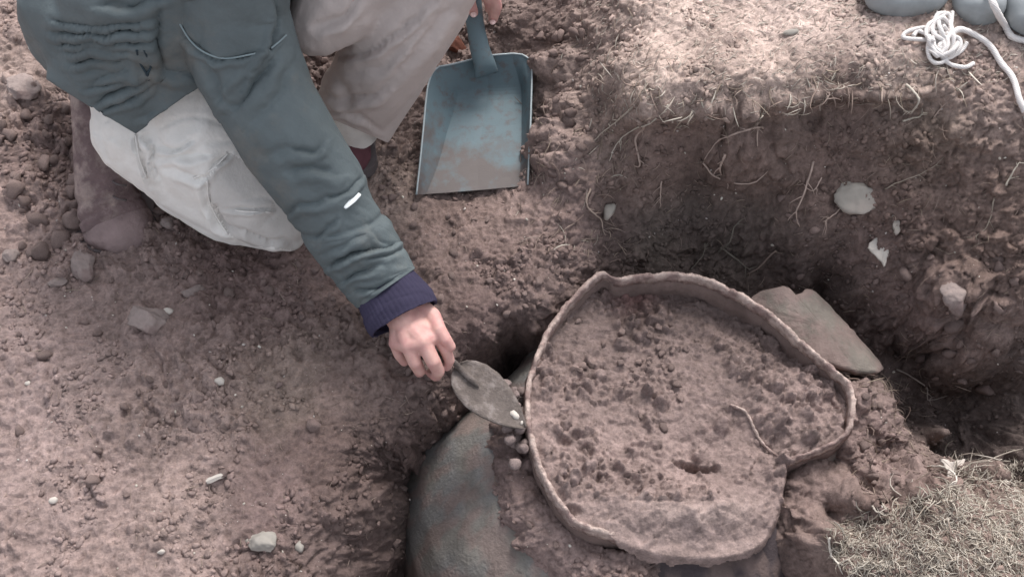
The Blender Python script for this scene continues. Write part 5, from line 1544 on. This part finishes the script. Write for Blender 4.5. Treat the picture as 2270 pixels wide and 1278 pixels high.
def strap(u_, width, dy):
    """tape lying round the sleeve between two surface lines"""
    rows_ = []
    for k, a in enumerate(np.linspace(math.radians(28), math.radians(172), 30)):
        j = int(a / (2 * math.pi) * 150) % 150
        i = int((u_ - .035 * math.cos(a)) * 319)
        rows_.append((SV[i, j], SV[min(i + width, 319), j]))
    V = []; F = []
    for p, q in rows_:
        vw = CAM - p; vw /= np.linalg.norm(vw)
        for f, l in ((0, .0005), (.25, .003), (.75, .003), (1, .0005)): V.append(p + (q - p) * f + vw * l)
    for i in range(len(rows_) - 1):
        for k in range(3): F.append((i * 4 + k, i * 4 + k + 1, (i + 1) * 4 + k + 1, (i + 1) * 4 + k))
    return np.array(V), F
V, F = strap(.690, 5, 0); obj('strap', make_mesh('strap', V, F), M_JACKET, slv)
tabp = [on_sleeve(a, b, .006) for a, b in ((764, 462), (780, 446), (796, 428))]
tv, tf_ = tube(spline(tabp, 10), [.002, .003, .0035, .004, .0045, .005, .005, .005, .005, .004], 8, flat=.3)
obj('reflective_tab', make_mesh('reflective_tab', tv, tf_), M_REFL, slv)
# navy inner cuff
def fold_cuff(u, a):
    return .0005 * np.cos(a * 44) + .0016 * fbm(np.cos(a) * 2 + u * 2, np.sin(a) * 2 + u * 5, 9, 2)
V, F, _ = loft([(846, 624, .106, 64, .8), (872, 664, .096, 73, .80), (884, 684, .091, 78, .80), (896, 706, .086, 76, .78)], 40, 150, fold_cuff)
cf = obj('cuff', make_mesh('cuff', V, F), M_NAVY, jacket); sm_ = cf.modifiers.new('thickness', 'SOLIDIFY'); sm_.thickness = .004; sm_.offset = -1
# cords on the jacket: find its surface by shooting sight lines at it
from mathutils.bvhtree import BVHTree
bmj = bmesh.new(); bmj.from_mesh(jacket.data)
BJ = BVHTree.FromBMesh(bmj); bmj.free()
def on_bvh(bv, px, py, lift):
    d = FW + RT * (px - W / 2) / FX - UP * (py - H / 2) / FX; d /= np.linalg.norm(d)
    r = bv.ray_cast(Vector(CAM), Vector(d))
    return (np.array(r[0]) - d * lift) if r[0] is not None else P(px, py, .35)
for pp, r in ([(303, 112), (310, 138), (324, 162)], .0016), ([(320, 112), (334, 146), (326, 163)], .0016), ([(326, 162), (329, 176)], .0026):
    p = spline([on_bvh(BJ, a, b, .0065) for a, b in pp], 16); V, F = tube(p, r, 6); obj('drawcord', make_mesh('drawcord', V, F), M_DARKT, jacket)
# trouser seams
bmj = bmesh.new(); bmj.from_mesh(tr_near.data); BT = BVHTree.FromBMesh(bmj); bmj.free()
for pp in ([(430, 395), (470, 375), (505, 340)], [(460, 400), (462, 440), (480, 480), (505, 520)], [(480, 460), (540, 468), (600, 470)], [(300, 298), (308, 350), (325, 395)]):
    p = spline([on_bvh(BT, a, b, .0010) for a, b in pp], 16); V, F = tube(p, .0015, 5); obj('seam', make_mesh('seam', V, F), M_OFFW, tr_near)

# ---- boots
BOOTC = [([(172, 452), (240, 440), (310, 455), (345, 478)], .013, .006), ([(195, 478), (230, 470), (262, 492)], .003, .004), ([(240, 240), (232, 330), (215, 440)], .006, .006), ([(205, 240), (200, 330), (192, 430)], .004, .005), ([(270, 330), (262, 390), (285, 440)], .005, .006)]
def boot(name, heel, toe, ankle, wdt, mat, label, up=.10, laces=True):
    e = empty(name); e.parent = person
    ax = np.array(toe) - np.array(heel); ax[2] = 0; L = np.linalg.norm(ax); ax /= L
    h0 = np.array(heel); z0 = h0[2]
    ch = [[(h0 + ax * L * .14 + [0, 0, .045], wdt * .82), (h0 + ax * L * .35 + [0, 0, .045], wdt * .84), (h0 + ax * L * .55 + [0, 0, .040], wdt * .92), (h0 + ax * L * .74 + [0, 0, .034], wdt), (h0 + ax * L * .87 + [0, 0, .030], wdt * .84)],
          [(h0 + ax * L * .14 + [0, 0, .05], wdt * .85), (h0 + ax * L * .20 + [0, 0, up], wdt * .92), (np.array(ankle), wdt * .82)]]
    up_ = blob('upper', ch, .0035, mat, e, 6, disp=lambda c, n: .0028 * ridged(c @ np.array([ax[0], ax[1], .6]) * 30, c[:, 0] * 9, 7) - .002 + .001 * fbm(c[:, 0] * 60, c[:, 1] * 60, 7, 2), cut=[((0, 0, z0 + .018), (0, 0, -1))]) if name != 'boot' or wdt < .05 else blob('upper', ch, .0035, mat, e, 6, disp=lambda c, n: .0015 * fbm(c[:, 0] * 40, c[:, 1] * 40, 7, 3) + creases(c, BOOTC), cut=[((0, 0, z0 + .018), (0, 0, -1))])
    sd4 = np.array([-ax[1], ax[0], 0]); out_ = []
    for u, hw4 in ((.0, .45), (.03, .72), (.12, .95), (.35, .90), (.55, 1.0), (.74, 1.16), (.88, 1.04), (.96, .74), (1.0, .3)): out_.append((u, hw4))
    o3 = [h0 + ax * L * u + sd4 * wdt * hv for u, hv in out_] + [h0 + ax * L * u - sd4 * wdt * hv for u, hv in out_[::-1]]
    o3 = closed_resample(o3, 60); base = o3.copy(); base[:, 2] = z0; topz = base + [0, 0, .022]
    Vs = np.concatenate([base, topz]); k = np.arange(60)
    Fs = [(i, (i + 1) % 60, 60 + (i + 1) % 60, 60 + i) for i in range(60)] + [tuple(range(60))[::-1], tuple(range(60, 120))]
    so = obj('sole', make_mesh('sole', Vs, Fs, False), M_SOLE, e)
    if laces:
        sd = sd4
        for j in range(4):
            u = .40 + .08 * j; pa = h0 + ax * L * u + [0, 0, .045 + wdt * .80 - .006 * j]
            tv_, tf2 = tube(spline([pa + sd * .022 - [0, 0, .008], pa + [0, 0, .004], pa - sd * .022 - [0, 0, .008] + ax * .008], 8), .0018, 5); obj('lace', make_mesh('lace', tv_, tf2), M_BOOT, e)
    e['label'] = label
    return e


bt = empty('boot'); bt.parent = person; bt['label'] = 'dusty brown leather boot'
def fold_boot(u, a):
    return .0022 * fbm(np.cos(a) * 1.5 + 4, np.sin(a) * 1.5 + u * 5, 6, 3) - .004 * np.exp(-((u - .62 - .05 * np.cos(a)) / .035) ** 2) - .003 * np.exp(-((u - .76 - .04 * np.cos(a * 1.0)) / .03) ** 2)
V, F, _ = loft([(214, 205, .16, 56, .9), (222, 260, .140, 60, .9), (228, 330, .105, 62, .9), (234, 395, .075, 66, .85), (240, 440, .052, 70, .8), (252, 478, .036, 74, .62), (258, 500, .028, 72, .5)], 90, 80, fold_boot)
sh = obj('shaft', make_mesh('shaft', V, F), M_BOOT, bt)
v, f = ico(4)
v = np.sign(v) * np.abs(v) ** np.array([.88, .88, .95])
v = v * np.array([.056, .050, .037]); v = v @ np.array([[math.cos(-.12), math.sin(-.12), 0], [-math.sin(-.12), math.cos(-.12), 0], [0, 0, 1]]) + P(262, 500, .022)
v = v + (v - P(262, 500, .022)) * (.05 * fbm(v[:, 0] * 40, v[:, 1] * 40 + v[:, 2] * 30, 5, 3))[:, None]
obj('toe_cap', make_mesh('toe_cap', v, f), simple_mat('dusty_toe', (.235, .175, .17), .9, .12, .2, 26, .8, 120, .003, col2=(.15, .105, .10), c2lo=.5, c2hi=.66, c2scale=22), bt)
k = np.arange(56); an5 = k / 56 * 2 * math.pi
cy_ = np.where(np.sin(an5) > 0, .21, .066); cb = P(262, 500, 0)
o3 = np.stack([cb[0] + np.cos(an5) * .068 * np.where(np.sin(an5) > 0, .86 , 1), cb[1] - .001 + np.sin(an5) * cy_, np.zeros(56)], 1)
Vs = np.concatenate([o3 + [0, 0, -.004], o3 + [0, 0, .016], (o3 - cb) * .97 + cb + [0, 0, .020]])
Fs = [(r_ * 56 + i_, r_ * 56 + (i_ + 1) % 56, (r_ + 1) * 56 + (i_ + 1) % 56, (r_ + 1) * 56 + i_) for r_ in range(2) for i_ in range(56)] + [tuple(range(112, 168)), tuple(range(56))[::-1]]
obj('sole', make_mesh('sole', Vs, Fs, False), M_SOLE, bt)
for q_ in range(4):
    y_ = 345 + 32 * q_; zq = .105 - .019 * q_
    tv_, tf2 = tube(spline([P(246, y_ - 10, zq + .030), P(262, y_, zq + .036), P(280, y_ + 2, zq + .026)], 8), .0018, 5); obj('lace', make_mesh('lace', tv_, tf2), M_SOLE, bt)
tv_, tf2 = tube([P(214 + 57 * math.cos(a), 212 + 24 * math.sin(a), .16) for a in np.linspace(0, 2 * math.pi, 30)], .004, 6); obj('collar', make_mesh('collar', tv_, tf2), M_BOOT, bt)
boot('boot', P(795, 262, .0), P(772, 400, .0), P(790, 262, .10), .040, M_SHOE, 'maroon shoe half hidden behind the sleeve', up=.09, laces=False)
# sock band between hem and shoe
V, F = tube([P(788, 215, .145), P(784, 245, .115), P(784, 268, .085), P(790, 292, .055)], [.044, .043, .041, .038], 24, cap=False)
obj('sock', make_mesh('sock', V, F), M_OFFW, person)
# light shirt hem showing behind the jacket
hemsh = blob('shirt', [[(P(190, 40, .22), .05), (P(126, 80, .16), .030), (P(84, 100, .12), .016)]], .005, M_OFFW, person, 4, disp=lambda c, n: .003 * ridged(c[:, 0] * 30, c[:, 1] * 30, 5))
